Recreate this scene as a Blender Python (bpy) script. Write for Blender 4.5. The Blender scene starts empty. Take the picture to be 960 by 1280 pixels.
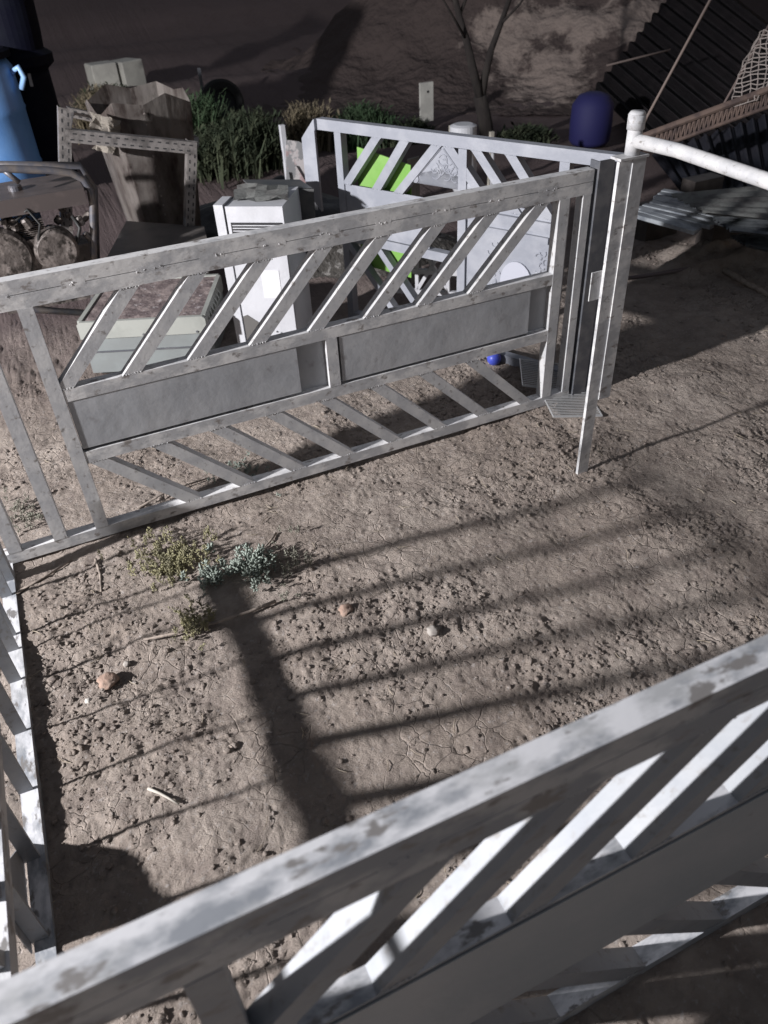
import bpy, bmesh, math, random
import numpy as np
from mathutils import Vector, Matrix

random.seed(7)
rng = np.random.default_rng(11)
S = 1.65                      # camera height in metres; plan coordinates below are in units of it

# ------------------------------------------------------------------ camera
F = 955.0
CX, CY = 480.0, 640.0
def _n(v): return v / np.linalg.norm(v)
def _ray(u, v): return np.array([u - CX, v - CY, F])
_Z = _n(-_ray(552, 1852))
_X = _ray(3330, -281); _X = _n(_X - (_X @ _Z) * _Z)
_Y = np.cross(_Z, _X)
R = np.array([_X, _Y, _Z])
scn = bpy.context.scene
cam_d = bpy.data.cameras.new('camera')
cam = bpy.data.objects.new('camera', cam_d)
scn.collection.objects.link(cam)
right, up, back = R[:, 0], -R[:, 1], -R[:, 2]
cam.matrix_world = Matrix(((right[0], up[0], back[0], 0), (right[1], up[1], back[1], 0),
                           (right[2], up[2], back[2], S), (0, 0, 0, 1)))
cam_d.sensor_fit = 'VERTICAL'; cam_d.sensor_height = 24.0
cam_d.lens = 24.0 * F / 1280.0
cam_d.clip_start = 0.02; cam_d.clip_end = 500
cam_d.dof.use_dof = True; cam_d.dof.focus_distance = 2.3; cam_d.dof.aperture_fstop = 2.8
scn.camera = cam

# ------------------------------------------------------------------ world: night sky, barely any light
w = bpy.data.worlds.new('World'); scn.world = w; w.use_nodes = True
nt = w.node_tree; nt.nodes.clear()
wo = nt.nodes.new('ShaderNodeOutputWorld'); bg = nt.nodes.new('ShaderNodeBackground')
sky = nt.nodes.new('ShaderNodeTexSky'); sky.sky_type = 'NISHITA'; sky.sun_disc = False
sky.sun_elevation = math.radians(3); sky.sun_rotation = math.radians(90)
mx = nt.nodes.new('ShaderNodeMixRGB'); mx.blend_type = 'MIX'; mx.inputs[0].default_value = 0.93
mx.inputs[2].default_value = (0.235, 0.24, 0.28, 1)
nt.links.new(sky.outputs[0], mx.inputs[1]); nt.links.new(mx.outputs[0], bg.inputs[0])
bg.inputs[1].default_value = 0.38
nt.links.new(bg.outputs[0], wo.inputs[0])

# ------------------------------------------------------------------ the floodlight standing left of the enclosure
ld = bpy.data.lights.new('floodlight', 'POINT'); ld.energy = 3150; ld.shadow_soft_size = 0.10
ld.color = (1.0, 0.985, 1.0)
lo = bpy.data.objects.new('floodlight', ld); scn.collection.objects.link(lo)
lo.location = (-3.10 * S, 0.92 * S, 1.55 * S)

vs = scn.view_settings
vs.view_transform = 'Standard'; vs.look = 'None'; vs.gamma = 1; vs.exposure = 0.22; vs.use_curve_mapping = False

# ------------------------------------------------------------------ helpers
def W(u, v, x=None, y=None, z=None):
    """the point where the sight line meets a real plane x=, y= or z= (plan units), in metres"""
    d = R @ _ray(u, v)
    if z is not None: t = (z - 1) / d[2]
    elif y is not None: t = y / d[1]
    else: t = x / d[0]
    return Vector((t * d[0] * S, t * d[1] * S, (1 + t * d[2]) * S))

def link(o, parent=None):
    scn.collection.objects.link(o)
    if parent is not None: o.parent = parent
    return o

def tag(o, label, cat, group=None, kind=None):
    o['label'] = label; o['category'] = cat
    if group: o['group'] = group
    if kind: o['kind'] = kind
    return o

def thing(name, label, cat, loc=(0, 0, 0), rz=0, group=None):
    o = bpy.data.objects.new(name, None); o.empty_display_size = 0.1
    scn.collection.objects.link(o); o.location = loc; o.rotation_euler = (0, 0, rz)
    return tag(o, label, cat, group)

def obj(name, bm, m, parent=None, smooth=False, bevel=0.0, segs=1):
    if bevel > 0:
        es = [e for e in bm.edges if len(e.link_faces) == 2 and e.calc_face_angle(0) > 0.5]
        bmesh.ops.bevel(bm, geom=es, offset=bevel, segments=segs, affect='EDGES', clamp_overlap=True)
    bmesh.ops.recalc_face_normals(bm, faces=bm.faces)
    me = bpy.data.meshes.new(name); bm.to_mesh(me); bm.free()
    if smooth:
        for p in me.polygons: p.use_smooth = True
    me.materials.append(m)
    return link(bpy.data.objects.new(name, me), parent)

def npobj(name, verts, faces, m, parent=None, smooth=False):
    me = bpy.data.meshes.new(name)
    verts = np.asarray(verts, dtype=np.float32); faces = np.asarray(faces, dtype=np.int32)
    k = faces.shape[1]
    me.vertices.add(len(verts)); me.vertices.foreach_set('co', verts.ravel())
    me.loops.add(faces.size); me.loops.foreach_set('vertex_index', faces.ravel())
    me.polygons.add(len(faces)); me.polygons.foreach_set('loop_start', np.arange(0, faces.size, k, dtype=np.int32))
    if smooth: me.polygons.foreach_set('use_smooth', np.ones(len(faces), dtype=bool))
    me.materials.append(m); me.update(calc_edges=True)
    return link(bpy.data.objects.new(name, me), parent)

def BM(): return bmesh.new()

def box(bm, x0, x1, y0, y1, z0, z1, M=None):
    vs_ = [bm.verts.new((x, y, z)) for x in (x0, x1) for y in (y0, y1) for z in (z0, z1)]
    for f in ((0, 1, 3, 2), (4, 6, 7, 5), (0, 4, 5, 1), (2, 3, 7, 6), (0, 2, 6, 4), (1, 5, 7, 3)):
        bm.faces.new([vs_[i] for i in f])
    if M is not None: bmesh.ops.transform(bm, matrix=M, verts=vs_)
    return vs_

def prism(bm, pts, y0, y1):
    """polygon in the local XZ plane given thickness in Y"""
    a = [bm.verts.new((p[0], y0, p[1])) for p in pts]
    b = [bm.verts.new((p[0], y1, p[1])) for p in pts]
    bm.faces.new(a); bm.faces.new(b[::-1])
    n = len(pts)
    for i in range(n): bm.faces.new((a[i], b[i], b[(i + 1) % n], a[(i + 1) % n]))
    return a + b

def slab(bm, pts, off):
    """3-D polygon extruded by the vector off"""
    off = Vector(off)
    a = [bm.verts.new(p) for p in pts]; b = [bm.verts.new(Vector(p) + off) for p in pts]
    bm.faces.new(a); bm.faces.new(b[::-1]); n = len(pts)
    for i in range(n): bm.faces.new((a[i], b[i], b[(i + 1) % n], a[(i + 1) % n]))

def tube(bm, pts, rad, n=10, cap=True):
    pts = [Vector(p) for p in pts]
    if not hasattr(rad, '__len__'): rad = [rad] * len(pts)
    rings = []; ref = None
    for i, p in enumerate(pts):
        d = (pts[min(i + 1, len(pts) - 1)] - pts[max(i - 1, 0)]).normalized()
        if ref is None: ref = d.orthogonal().normalized()
        ref = (ref - d * ref.dot(d)).normalized(); b = d.cross(ref)
        rings.append([bm.verts.new(p + (ref * math.cos(2 * math.pi * k / n) + b * math.sin(2 * math.pi * k / n)) * rad[i]) for k in range(n)])
    for i in range(len(rings) - 1):
        for k in range(n):
            bm.faces.new((rings[i][k], rings[i][(k + 1) % n], rings[i + 1][(k + 1) % n], rings[i + 1][k]))
    if cap: bm.faces.new(rings[0][::-1]); bm.faces.new(rings[-1])

def lathe(bm, prof, n=24, M=None, cap=True):
    rings = [[bm.verts.new((r * math.cos(2 * math.pi * k / n), r * math.sin(2 * math.pi * k / n), z)) for k in range(n)] for r, z in prof]
    for i in range(len(rings) - 1):
        for k in range(n):
            bm.faces.new((rings[i][k], rings[i][(k + 1) % n], rings[i + 1][(k + 1) % n], rings[i + 1][k]))
    if cap: bm.faces.new(rings[0][::-1]); bm.faces.new(rings[-1])
    if M is not None: bmesh.ops.transform(bm, matrix=M, verts=[v for r in rings for v in r])

def beam(bm, p0, p1, wd, dp, upv=(0, 0, 1)):
    p0, p1 = Vector(p0), Vector(p1); d = (p1 - p0); L = d.length; d.normalize()
    s = d.cross(Vector(upv))
    if s.length < 1e-4: s = d.cross(Vector((1, 0, 0)))
    s.normalize(); t = s.cross(d)
    M = Matrix(((d.x, s.x, t.x, p0.x), (d.y, s.y, t.y, p0.y), (d.z, s.z, t.z, p0.z), (0, 0, 0, 1)))
    return box(bm, 0, L, -wd / 2, wd / 2, -dp / 2, dp / 2, M)

def perlin(x, y, seed=0):
    r = np.random.default_rng(seed); P = r.permutation(256); A = r.uniform(0, 2 * np.pi, 256); gx_, gy_ = np.cos(A), np.sin(A)
    xi = np.floor(x).astype(int); yi = np.floor(y).astype(int); xf, yf = x - xi, y - yi
    u = xf ** 3 * (xf * (xf * 6 - 15) + 10); v = yf ** 3 * (yf * (yf * 6 - 15) + 10)
    def g(ix, iy, dx, dy):
        h = P[(P[ix % 256] + iy) % 256]; return gx_[h] * dx + gy_[h] * dy
    a = g(xi, yi, xf, yf); b = g(xi + 1, yi, xf - 1, yf); c = g(xi, yi + 1, xf, yf - 1); d = g(xi + 1, yi + 1, xf - 1, yf - 1)
    return (a + u * (b - a)) * (1 - v) + (c + u * (d - c)) * v

def ss(a, b, x): t = np.clip((x - a) / (b - a), 0, 1); return t * t * (3 - 2 * t)

def ground_z(x, y):
    x = np.asarray(x, float); y = np.asarray(y, float)
    # smooth / cloddy patches
    pm = .3 + .7 * ss(-0.3, 0.3, perlin(x * 1.7 + 3, y * 1.7, 5) + 0.4 * perlin(x * 5, y * 5, 6))
    z = 0.030 * perlin(x * 1.3, y * 1.6, 1) + 0.018 * perlin(x * 4.1, y * 4.4, 2)
    z += 0.012 * (0.35 + 0.65 * pm) * perlin(x * 11, y * 12, 3)
    wx, wy = x + .02 * perlin(x * 12, y * 12, 41), y + .02 * perlin(x * 12, y * 12, 42)
    z += 0.008 * (.25 + pm) * (0.30 - np.abs(perlin(wx * 17, wy * 18, 4)))
    z += 0.0075 * (0.30 + pm) * (0.28 - np.abs(perlin(wx * 34, wy * 33, 7)))
    z += 0.0085 * (0.5 + pm) * (0.25 - np.abs(perlin(wx * 62, wy * 60, 8))) + .002 * perlin(x * 75, y * 78, 18)
    # keep it just under the bottom rails of the fences and lift the soil around the left corner a little
    z -= 0.012
    # terraces and rising ground far behind
    far = np.clip(y - 15.5, 0, None)
    z += 0.16 * far + 0.10 * np.tanh(3 * perlin(x * .25, y * .6, 12)) * ss(15, 18, y)
    z += (0.03 * perlin(x * .8, y * 1.1, 13) + .11 * np.tanh(5 * perlin(x * .10 + 3, y * .7, 33))) * ss(4.5, 8, y)
    z += 1.2 * ss(20, 28, y)
    return z

# ------------------------------------------------------------------ materials
def mat(name, base, rough=0.6, metal=0.0, c2=None, scale=6, lo=0.45, hi=0.6, detail=6, bump=0.0, bscale=60,
        c3=None, s3=30, l3=0.6, h3=0.66, stretch=None, spec=0.5, upc=None, up=0.0, bdist=0.01):
    m = bpy.data.materials.new(name); m.use_nodes = True
    n = m.node_tree.nodes; l = m.node_tree.links; b = n['Principled BSDF']
    b.inputs['Roughness'].default_value = rough; b.inputs['Metallic'].default_value = metal
    b.inputs['Specular IOR Level'].default_value = spec
    tc = n.new('ShaderNodeTexCoord'); src = tc.outputs['Object']
    if stretch:
        mp = n.new('ShaderNodeMapping'); mp.inputs['Scale'].default_value = stretch
        l.new(src, mp.inputs[0]); src = mp.outputs[0]
    col = None
    def nz(sc, a, bb, dt):
        t = n.new('ShaderNodeTexNoise'); t.inputs['Scale'].default_value = sc; t.inputs['Detail'].default_value = dt
        t.inputs['Roughness'].default_value = 0.62
        l.new(src, t.inputs[0]); r = n.new('ShaderNodeMapRange'); r.inputs[1].default_value = a; r.inputs[2].default_value = bb
        l.new(t.outputs[0], r.inputs[0]); return r.outputs[0]
    def mixc(fac, a, bcol):
        x = n.new('ShaderNodeMixRGB'); l.new(fac, x.inputs[0])
        if isinstance(a, tuple): x.inputs[1].default_value = (*a, 1)
        else: l.new(a, x.inputs[1])
        x.inputs[2].default_value = (*bcol, 1); return x.outputs[0]
    col = tuple(base)
    if c2: col = mixc(nz(scale, lo, hi, detail), col, c2)
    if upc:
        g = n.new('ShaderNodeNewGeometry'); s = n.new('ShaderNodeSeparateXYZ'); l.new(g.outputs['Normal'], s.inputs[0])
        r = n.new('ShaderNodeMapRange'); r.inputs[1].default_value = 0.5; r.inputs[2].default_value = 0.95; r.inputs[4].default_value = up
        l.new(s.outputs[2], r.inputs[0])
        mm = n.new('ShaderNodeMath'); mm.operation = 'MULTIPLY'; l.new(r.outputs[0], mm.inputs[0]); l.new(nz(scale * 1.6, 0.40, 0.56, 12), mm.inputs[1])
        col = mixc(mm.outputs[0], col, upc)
    if c3: col = mixc(nz(s3, l3, h3, 5), col, c3)
    if isinstance(col, tuple): b.inputs['Base Color'].default_value = (*col, 1)
    else: l.new(col, b.inputs['Base Color'])
    if bump > 0:
        t = n.new('ShaderNodeTexNoise'); t.inputs['Scale'].default_value = bscale; t.inputs['Detail'].default_value = 8
        l.new(src, t.inputs[0]); bb = n.new('ShaderNodeBump'); bb.inputs['Strength'].default_value = bump; bb.inputs['Distance'].default_value = bdist
        l.new(t.outputs[0], bb.inputs['Height']); l.new(bb.outputs[0], b.inputs['Normal'])
    return m

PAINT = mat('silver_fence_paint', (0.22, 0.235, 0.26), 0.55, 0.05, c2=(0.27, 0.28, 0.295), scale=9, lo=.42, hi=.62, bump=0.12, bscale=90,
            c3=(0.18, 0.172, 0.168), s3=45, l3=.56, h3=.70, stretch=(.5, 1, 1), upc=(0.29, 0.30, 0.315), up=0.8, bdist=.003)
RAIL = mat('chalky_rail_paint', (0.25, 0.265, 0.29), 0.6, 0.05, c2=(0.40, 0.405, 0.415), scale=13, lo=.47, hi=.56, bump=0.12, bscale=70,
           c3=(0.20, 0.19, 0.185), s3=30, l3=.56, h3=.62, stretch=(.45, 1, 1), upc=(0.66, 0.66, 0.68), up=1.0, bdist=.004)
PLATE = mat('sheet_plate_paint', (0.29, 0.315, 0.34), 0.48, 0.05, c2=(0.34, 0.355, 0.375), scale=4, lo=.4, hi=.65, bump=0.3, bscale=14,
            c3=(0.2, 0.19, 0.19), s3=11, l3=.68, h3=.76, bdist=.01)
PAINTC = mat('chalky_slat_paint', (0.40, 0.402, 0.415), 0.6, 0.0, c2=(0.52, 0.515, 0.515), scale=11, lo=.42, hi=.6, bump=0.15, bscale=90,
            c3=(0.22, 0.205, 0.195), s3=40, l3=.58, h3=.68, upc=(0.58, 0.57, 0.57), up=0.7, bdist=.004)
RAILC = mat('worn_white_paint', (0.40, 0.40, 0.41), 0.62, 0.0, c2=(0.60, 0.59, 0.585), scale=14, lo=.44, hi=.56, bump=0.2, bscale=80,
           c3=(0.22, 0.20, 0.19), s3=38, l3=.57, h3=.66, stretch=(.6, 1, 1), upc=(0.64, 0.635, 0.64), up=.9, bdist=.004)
PLATEC = mat('pale_plate_paint', (0.34, 0.35, 0.37), 0.5, 0.05, c2=(0.42, 0.425, 0.44), scale=3.5, lo=.4, hi=.62, bump=0.5, bscale=5,
            c3=(0.22, 0.21, 0.215), s3=8, l3=.60, h3=.70, bdist=.012)
BLUISH = mat('bluish_white_primer', (0.25, 0.262, 0.30), 0.5, 0.05, c2=(0.32, 0.33, 0.365), scale=5, bump=0.2, bscale=25)
WELD = mat('weld_bead', (0.5, 0.5, 0.51), 0.5, 0.2, bump=0.7, bscale=260, c2=(0.3, 0.3, 0.3), scale=40, bdist=.004)
DARKSTEEL = mat('dark_grey_steel', (0.11, 0.115, 0.13), 0.5, 0.3, c2=(0.17, 0.17, 0.18), scale=12)

def soil_material():
    m = bpy.data.materials.new('dry_clay_soil'); m.use_nodes = True
    n = m.node_tree.nodes; l = m.node_tree.links; b = n['Principled BSDF']
    b.inputs['Roughness'].default_value = 0.93; b.inputs['Specular IOR Level'].default_value = 0.15
    tc = n.new('ShaderNodeTexCoord'); P = tc.outputs['Object']
    def noise(sc, det=8, rg=.6):
        t = n.new('ShaderNodeTexNoise'); t.inputs['Scale'].default_value = sc; t.inputs['Detail'].default_value = det
        t.inputs['Roughness'].default_value = rg; l.new(P, t.inputs[0]); return t.outputs[0]
    def mr(s, a, bb, c=0, d=1):
        r = n.new('ShaderNodeMapRange'); l.new(s, r.inputs[0])
        for i, v in enumerate((a, bb, c, d)): r.inputs[i + 1].default_value = v
        return r.outputs[0]
    def mix(f, a, bb):
        x = n.new('ShaderNodeMixRGB'); l.new(f, x.inputs[0])
        for i, q in ((1, a), (2, bb)):
            if isinstance(q, tuple): x.inputs[i].default_value = (*q, 1)
            else: l.new(q, x.inputs[i])
        return x.outputs[0]
    def math_(op, a, bb):
        x = n.new('ShaderNodeMath'); x.operation = op
        for i, q in ((0, a), (1, bb)):
            if isinstance(q, (int, float)): x.inputs[i].default_value = q
            else: l.new(q, x.inputs[i])
        return x.outputs[0]
    c = mix(mr(noise(1.6), .38, .62), (0.29, 0.242, 0.208), (0.39, 0.335, 0.294))
    c = mix(mr(noise(14), .42, .7), c, (0.235, 0.195, 0.172))
    c = mix(mr(noise(70, 4), .58, .72), c, (0.40, 0.36, 0.335))
    # darker soil tone away from the enclosure
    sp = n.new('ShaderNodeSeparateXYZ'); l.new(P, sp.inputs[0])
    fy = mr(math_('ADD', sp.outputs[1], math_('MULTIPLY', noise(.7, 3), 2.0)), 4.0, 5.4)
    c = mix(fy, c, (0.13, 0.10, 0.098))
    l.new(c, b.inputs['Base Color'])
    # cracks
    dn = n.new('ShaderNodeMixRGB'); dn.inputs[0].default_value = 0.035; l.new(P, dn.inputs[1])
    tn = n.new('ShaderNodeTexNoise'); tn.inputs['Scale'].default_value = 14; l.new(P, tn.inputs[0]); l.new(tn.outputs[1], dn.inputs[2])
    vo = n.new('ShaderNodeTexVoronoi'); vo.feature = 'DISTANCE_TO_EDGE'; vo.inputs['Scale'].default_value = 15
    l.new(dn.outputs[0], vo.inputs[0])
    crack = mr(vo.outputs[0], 0.0, 0.028)
    cm = mr(noise(2.3, 3), .47, .55)
    crack = math_('MAXIMUM', crack, math_('SUBTRACT', 1.0, cm))
    hgt = math_('ADD', math_('MULTIPLY', crack, .75), math_('ADD', math_('MULTIPLY', noise(48, 10, .75), 2.0), math_('MULTIPLY', noise(190, 6, .7), .45)))
    bp = n.new('ShaderNodeBump'); bp.inputs['Strength'].default_value = 0.9; bp.inputs['Distance'].default_value = 0.008
    l.new(hgt, bp.inputs['Height']); l.new(bp.outputs[0], b.inputs['Normal'])
    return m
SOIL = soil_material()

# ------------------------------------------------------------------ ground
def axis(a0, a1, step, lo_, hi_, k=1.045):
    mid = list(np.arange(a0, a1, step)); s = step; L = []; x = a0
    while x > lo_: s *= k; x -= s; L.append(x)
    s = step; H = []; x = mid[-1]
    while x < hi_: s = min(s * k, 3); x += s; H.append(x)
    return np.array(L[::-1] + mid + H)
gx = axis(-0.62, 2.75, 0.0062, -60, 70); gy = axis(0.15, 3.0, 0.0062, -40, 75)
GX, GY = np.meshgrid(gx, gy); GZ = ground_z(GX, GY)
nx, ny = len(gx), len(gy)
idx = np.arange(nx * ny).reshape(ny, nx)
faces = np.stack([idx[:-1, :-1].ravel(), idx[:-1, 1:].ravel(), idx[1:, 1:].ravel(), idx[1:, :-1].ravel()], 1)
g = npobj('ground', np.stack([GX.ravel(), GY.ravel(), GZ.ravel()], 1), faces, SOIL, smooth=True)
g['kind'] = 'structure'

# ------------------------------------------------------------------ welded fence panels
T = 0.0245                              # a 40 mm square tube, in plan units
def s_(v): return v * S
def rect(bm, x0, x1, z0, z1, y0=0.0, y1=T):
    return prism(bm, [(s_(x0), s_(z0)), (s_(x1), s_(z0)), (s_(x1), s_(z1)), (s_(x0), s_(z1))], s_(y0), s_(y1))

def blob(bm, x, z, y, r):
    M = Matrix.Translation((s_(x), s_(y), s_(z))) @ Matrix.Diagonal((r, r * .45, r, 1))
    q = bmesh.ops.create_icosphere(bm, subdivisions=1, radius=1, matrix=M)
    for v in q['verts']: v.co += Vector((random.uniform(-1, 1), random.uniform(-1, 1), random.uniform(-1, 1))) * r * .3

def rail_double(root, x0, x1):
    bm = BM()
    rect(bm, x0, x1, .526, .550); rect(bm, x0, x1, .5005, .5247)
    es = [e for e in bm.edges if e.calc_face_angle(0) > .5]
    bmesh.ops.bevel(bm, geom=es, offset=.0035, segments=2, affect='EDGES')
    # grinded weld fill closing the seam between the two stacked tubes at intervals
    x = x0 + .02
    while x < x1 - .05:
        wd = random.uniform(.030, .055)
        rect(bm, x, x + wd, .5208, .5298, -.00012, .004)
        for _ in range(4): blob(bm, x + random.uniform(0, wd), .5253 + random.uniform(-.002, .002), .0, .003)
        x += random.uniform(.108, .128)
    # chalky paint drips and lumps on the top edge
    return obj('top_rail', bm, RAIL, root)

def upper_slat(root, xt, z0, z1, run, wd=.034, m=None, y0=0.0005, y1=T - .0005, flip=1):
    bm = BM()
    prism(bm, [(s_(xt - run - wd / 2), s_(z0)), (s_(xt - run + wd / 2), s_(z0)), (s_(xt + wd / 2), s_(z1)), (s_(xt - wd / 2), s_(z1))], s_(y0), s_(y1))
    es = [e for e in bm.edges if e.calc_face_angle(0) > .5]
    bmesh.ops.bevel(bm, geom=es, offset=.0022, affect='EDGES')
    for xe, ze, sg_ in ((xt - run, z0, 1), (xt, z1, -1)):
        for q in range(7): blob(bm, xe + wd * (q / 6 - .5) * .95, ze + sg_ * random.uniform(0, .0012), y0, random.uniform(.002, .0034))
    o = obj('slat', bm, m or PAINT, root)
    return o

def fence_panel(label, loc, rz, x0, x1, uppers, lowers, stiles, top0=None):
    root = thing('fence_panel', label, 'fence', loc, rz, 'welded steel fence panels of the enclosure')
    if top0 is None: rail_double(root, x0, x1)
    else:
        bm = BM(); rect(bm, top0, x1, .5005, .513, .006, .018); obj('top_rail', bm, RAIL, root, bevel=.002)
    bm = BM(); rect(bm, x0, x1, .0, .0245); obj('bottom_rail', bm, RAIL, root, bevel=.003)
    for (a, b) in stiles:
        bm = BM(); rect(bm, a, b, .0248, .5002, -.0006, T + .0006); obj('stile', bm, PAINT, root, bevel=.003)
    return root

# --- back panel: local X = world X, y plane 1.371
def detail_middle(root, xa, xb, plates, divider, back=True):
    bm = BM(); rect(bm, xa, xb, .3155, .340); obj('middle_rail', bm, RAIL, root, bevel=.003)
    for (a, b) in plates:
        bm = BM(); rect(bm, a, b, .212, .3152, .0012, .0030); obj('plate', bm, PLATEC, root)
    if back:
        bm = BM(); rect(bm, xa + .001, xb - .001, .2065, .315, .0165, .0178); obj('back_plate', bm, PLATE, root)
    for (a, b) in divider:
        bm = BM(); rect(bm, a, b, .2055, .3150, -.0004, .0162); obj('divider', bm, PAINT, root, bevel=.003)

bp_ = fence_panel('long grey slatted panel with two sheet plates, standing across the middle of the yard', (0, 1.371 * S, 0.004), 0,
                  -.265, 1.10, [], [], [(-.240, -.2155), (-.1525, -.127), (-.070, -.0445), (1.018, 1.0435), (1.078, 1.098)])
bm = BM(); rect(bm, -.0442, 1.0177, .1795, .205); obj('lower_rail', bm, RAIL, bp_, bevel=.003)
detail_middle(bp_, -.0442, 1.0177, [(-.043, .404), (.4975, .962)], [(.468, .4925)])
for k in range(8):
    upper_slat(bp_, .118 + .1225 * k, .3402, .5003, .158)
    xb = .135 + .1195 * k
    upper_slat(bp_, xb - .158, .0247, .1793, -.158)

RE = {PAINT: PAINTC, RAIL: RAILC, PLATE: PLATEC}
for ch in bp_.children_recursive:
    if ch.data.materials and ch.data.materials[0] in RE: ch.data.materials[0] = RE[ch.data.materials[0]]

# --- near panel, same pattern, in front of the viewer
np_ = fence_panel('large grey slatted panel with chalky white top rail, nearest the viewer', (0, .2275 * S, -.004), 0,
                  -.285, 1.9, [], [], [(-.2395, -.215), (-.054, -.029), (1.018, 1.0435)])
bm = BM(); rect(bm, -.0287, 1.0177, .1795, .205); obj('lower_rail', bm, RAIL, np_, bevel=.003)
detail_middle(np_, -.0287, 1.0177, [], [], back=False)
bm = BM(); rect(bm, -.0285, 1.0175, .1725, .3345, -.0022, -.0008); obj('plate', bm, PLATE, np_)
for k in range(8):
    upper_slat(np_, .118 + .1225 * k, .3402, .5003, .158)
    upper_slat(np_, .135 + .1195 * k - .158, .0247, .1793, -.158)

# --- left panel: local X = world -Y
lp_ = fence_panel('grey slatted panel running along the left edge, its bottom rail on the soil', (-.265 * S, 1.3695 * S, -.030), -math.pi / 2,
                  0.0, 1.117, [], [], [(1.088, 1.1125)], top0=.25)
bm = BM(); rect(bm, .03, .0545, .0248, .205, -.0006, T + .0006); obj('stile', bm, PAINT, lp_, bevel=.003)
bm = BM(); rect(bm, .25, 1.0877, .1795, .205); obj('lower_rail', bm, RAIL, lp_, bevel=.003)
for k in range(9):
    xc = .285 + .088 * k + random.uniform(-.008, .008); hw = random.uniform(.0065, .010)
    bm = BM(); prism(bm, [(s_(xc - hw), s_(.2052)), (s_(xc + hw), s_(.2052)), (s_(xc + .10 + hw), s_(.5003)), (s_(xc + .10 - hw), s_(.5003))], s_(.004), s_(.0205)); obj('upper_bar', bm, PAINT, lp_, bevel=.001)
for k in range(9):
    xc = 1.3695 - (.355 + .1145 * k)
    bm = BM(); prism(bm, [(s_(xc - .0022), s_(.0247)), (s_(xc + .0022), s_(.0247)), (s_(xc + .0022), s_(.1793)), (s_(xc - .0022), s_(.1793))], s_(-.002), s_(.018)); obj('lower_bar', bm, PAINT, lp_)

bm = BM(); prism(bm, [(s_(.64), s_(.0247)), (s_(.80), s_(.0247)), (s_(.80), s_(.11)), (s_(.70), s_(.085))], s_(-.004), s_(-.0025)); obj('shadow_plate', bm, PAINT, lp_); bm = BM(); rect(bm, .2505, .2535, .0248, .1793, .0, .02); obj('lower_bar', bm, PAINT, lp_)  # plate added only for the dark shadow it casts on the soil; thin bar

# --- hinged leaf behind: runs from the far-left corner to the back-right corner of the enclosure
ang = math.atan2(1.385 - 2.169, 1.185 - .777)
lf = thing('gate_leaf', 'bluish white gate leaf with carved gable, angled away behind the long grey panel', 'gate', (.777 * S, 2.169 * S, 0), ang)
bm = BM(); rect(bm, 0, .884, .536, .5635); obj('top_rail', bm, BLUISH, lf, bevel=.003)
bm = BM(); rect(bm, .06, .884, .0, .0245); obj('bottom_rail', bm, BLUISH, lf, bevel=.003)
for a, b in ((.0605, .0835), (.735, .76), (.86, .8835)):
    bm = BM(); rect(bm, a, b, .0248, .5357); obj('stile', bm, BLUISH, lf, bevel=.003)
for xt, run, z0 in ((.206, .115, .4045), (.297, .1, .4045), (.396, .125, .4045), (.432, -.125, .4045), (.512, -.12, .4045), (.606, -.115, .4045)):
    upper_slat(lf, xt, z0, .5358, run, .030, BLUISH)
bm = BM(); prism(bm, [(s_(.0845), s_(.272)), (s_(.37), s_(.272)), (s_(.37), s_(.404)), (s_(.0845), s_(.404))], s_(.004), s_(.006)); obj('plate', bm, BLUISH, lf)
bm = BM(); rect(bm, .462, .486, .0248, .535); obj('stile', bm, BLUISH, lf, bevel=.003)
bm = BM(); rect(bm, .0845, .4615, .2455, .2700); obj('middle_rail', bm, BLUISH, lf, bevel=.003)
for k in range(2):
    xt = .075 + .115 * k
    upper_slat(lf, xt, .0248, .2453, -.2 + .0, .026, BLUISH)
bm = BM(); prism(bm, [(s_(-.055), s_(.372)), (s_(-.052), s_(.512)), (s_(-.002), s_(.5635)), (s_(-.002), s_(.32))], s_(-.01), s_(-.002))
prism(bm, [(s_(-.002), s_(.5355)), (s_(-.002), s_(.5635)), (s_(0.0), s_(.5635)), (s_(.0), s_(.5355))], s_(-.01), s_(.01))
obj('end_plate', bm, BLUISH, lf, bevel=.002)
# carved gable ornament
bm = BM()
def arcpts(cx, cz, r, a0, a1, n=7): return [(cx + r * math.cos(math.radians(a0 + (a1 - a0) * i / n)), cz + r * math.sin(math.radians(a0 + (a1 - a0) * i / n))) for i in range(n + 1)]
low_edge = [(.505, .437)]
xs = np.linspace(.498, .322, 15)
for i, xx in enumerate(xs): low_edge.append((xx, .452 + .022 * (1 - abs(xx - .41) / .09) + (.006 if i % 2 else -.004)))
pts = [(.414, .536)] + low_edge + [(.317, .437)]
prism(bm, [(s_(a), s_(b)) for a, b in pts], s_(.006), s_(.011))
for i in range(22):
    t = random.uniform(0, 2 * math.pi); cx_, cz_ = .41 + random.uniform(-.06, .06), .475 + random.uniform(-.012, .03)
    if abs(cx_ - .41) > (.535 - cz_) * .7: continue
    tube(bm, [(s_(px), s_(.0055), s_(pz)) for px, pz in arcpts(cx_, cz_, .012, math.degrees(t), math.degrees(t) + 230, 8)], .0028, 6)
for sx in (-1, 1):
    tube(bm, [(s_(.41 + sx * q), s_(.0055), s_(.533 - 1.03 * q)) for q in (.004, .03, .06, .09)], .004, 6)
    lathe(bm, [(.004, -.006), (.016, -.004), (.016, .004), (.004, .006)], 14, Matrix.Translation((s_(.41 + sx * .082), s_(.006), s_(.447))) @ Matrix.Rotation(math.pi / 2, 4, 'X'))
obj('gable_ornament', bm, BLUISH, lf, smooth=False)

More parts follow.
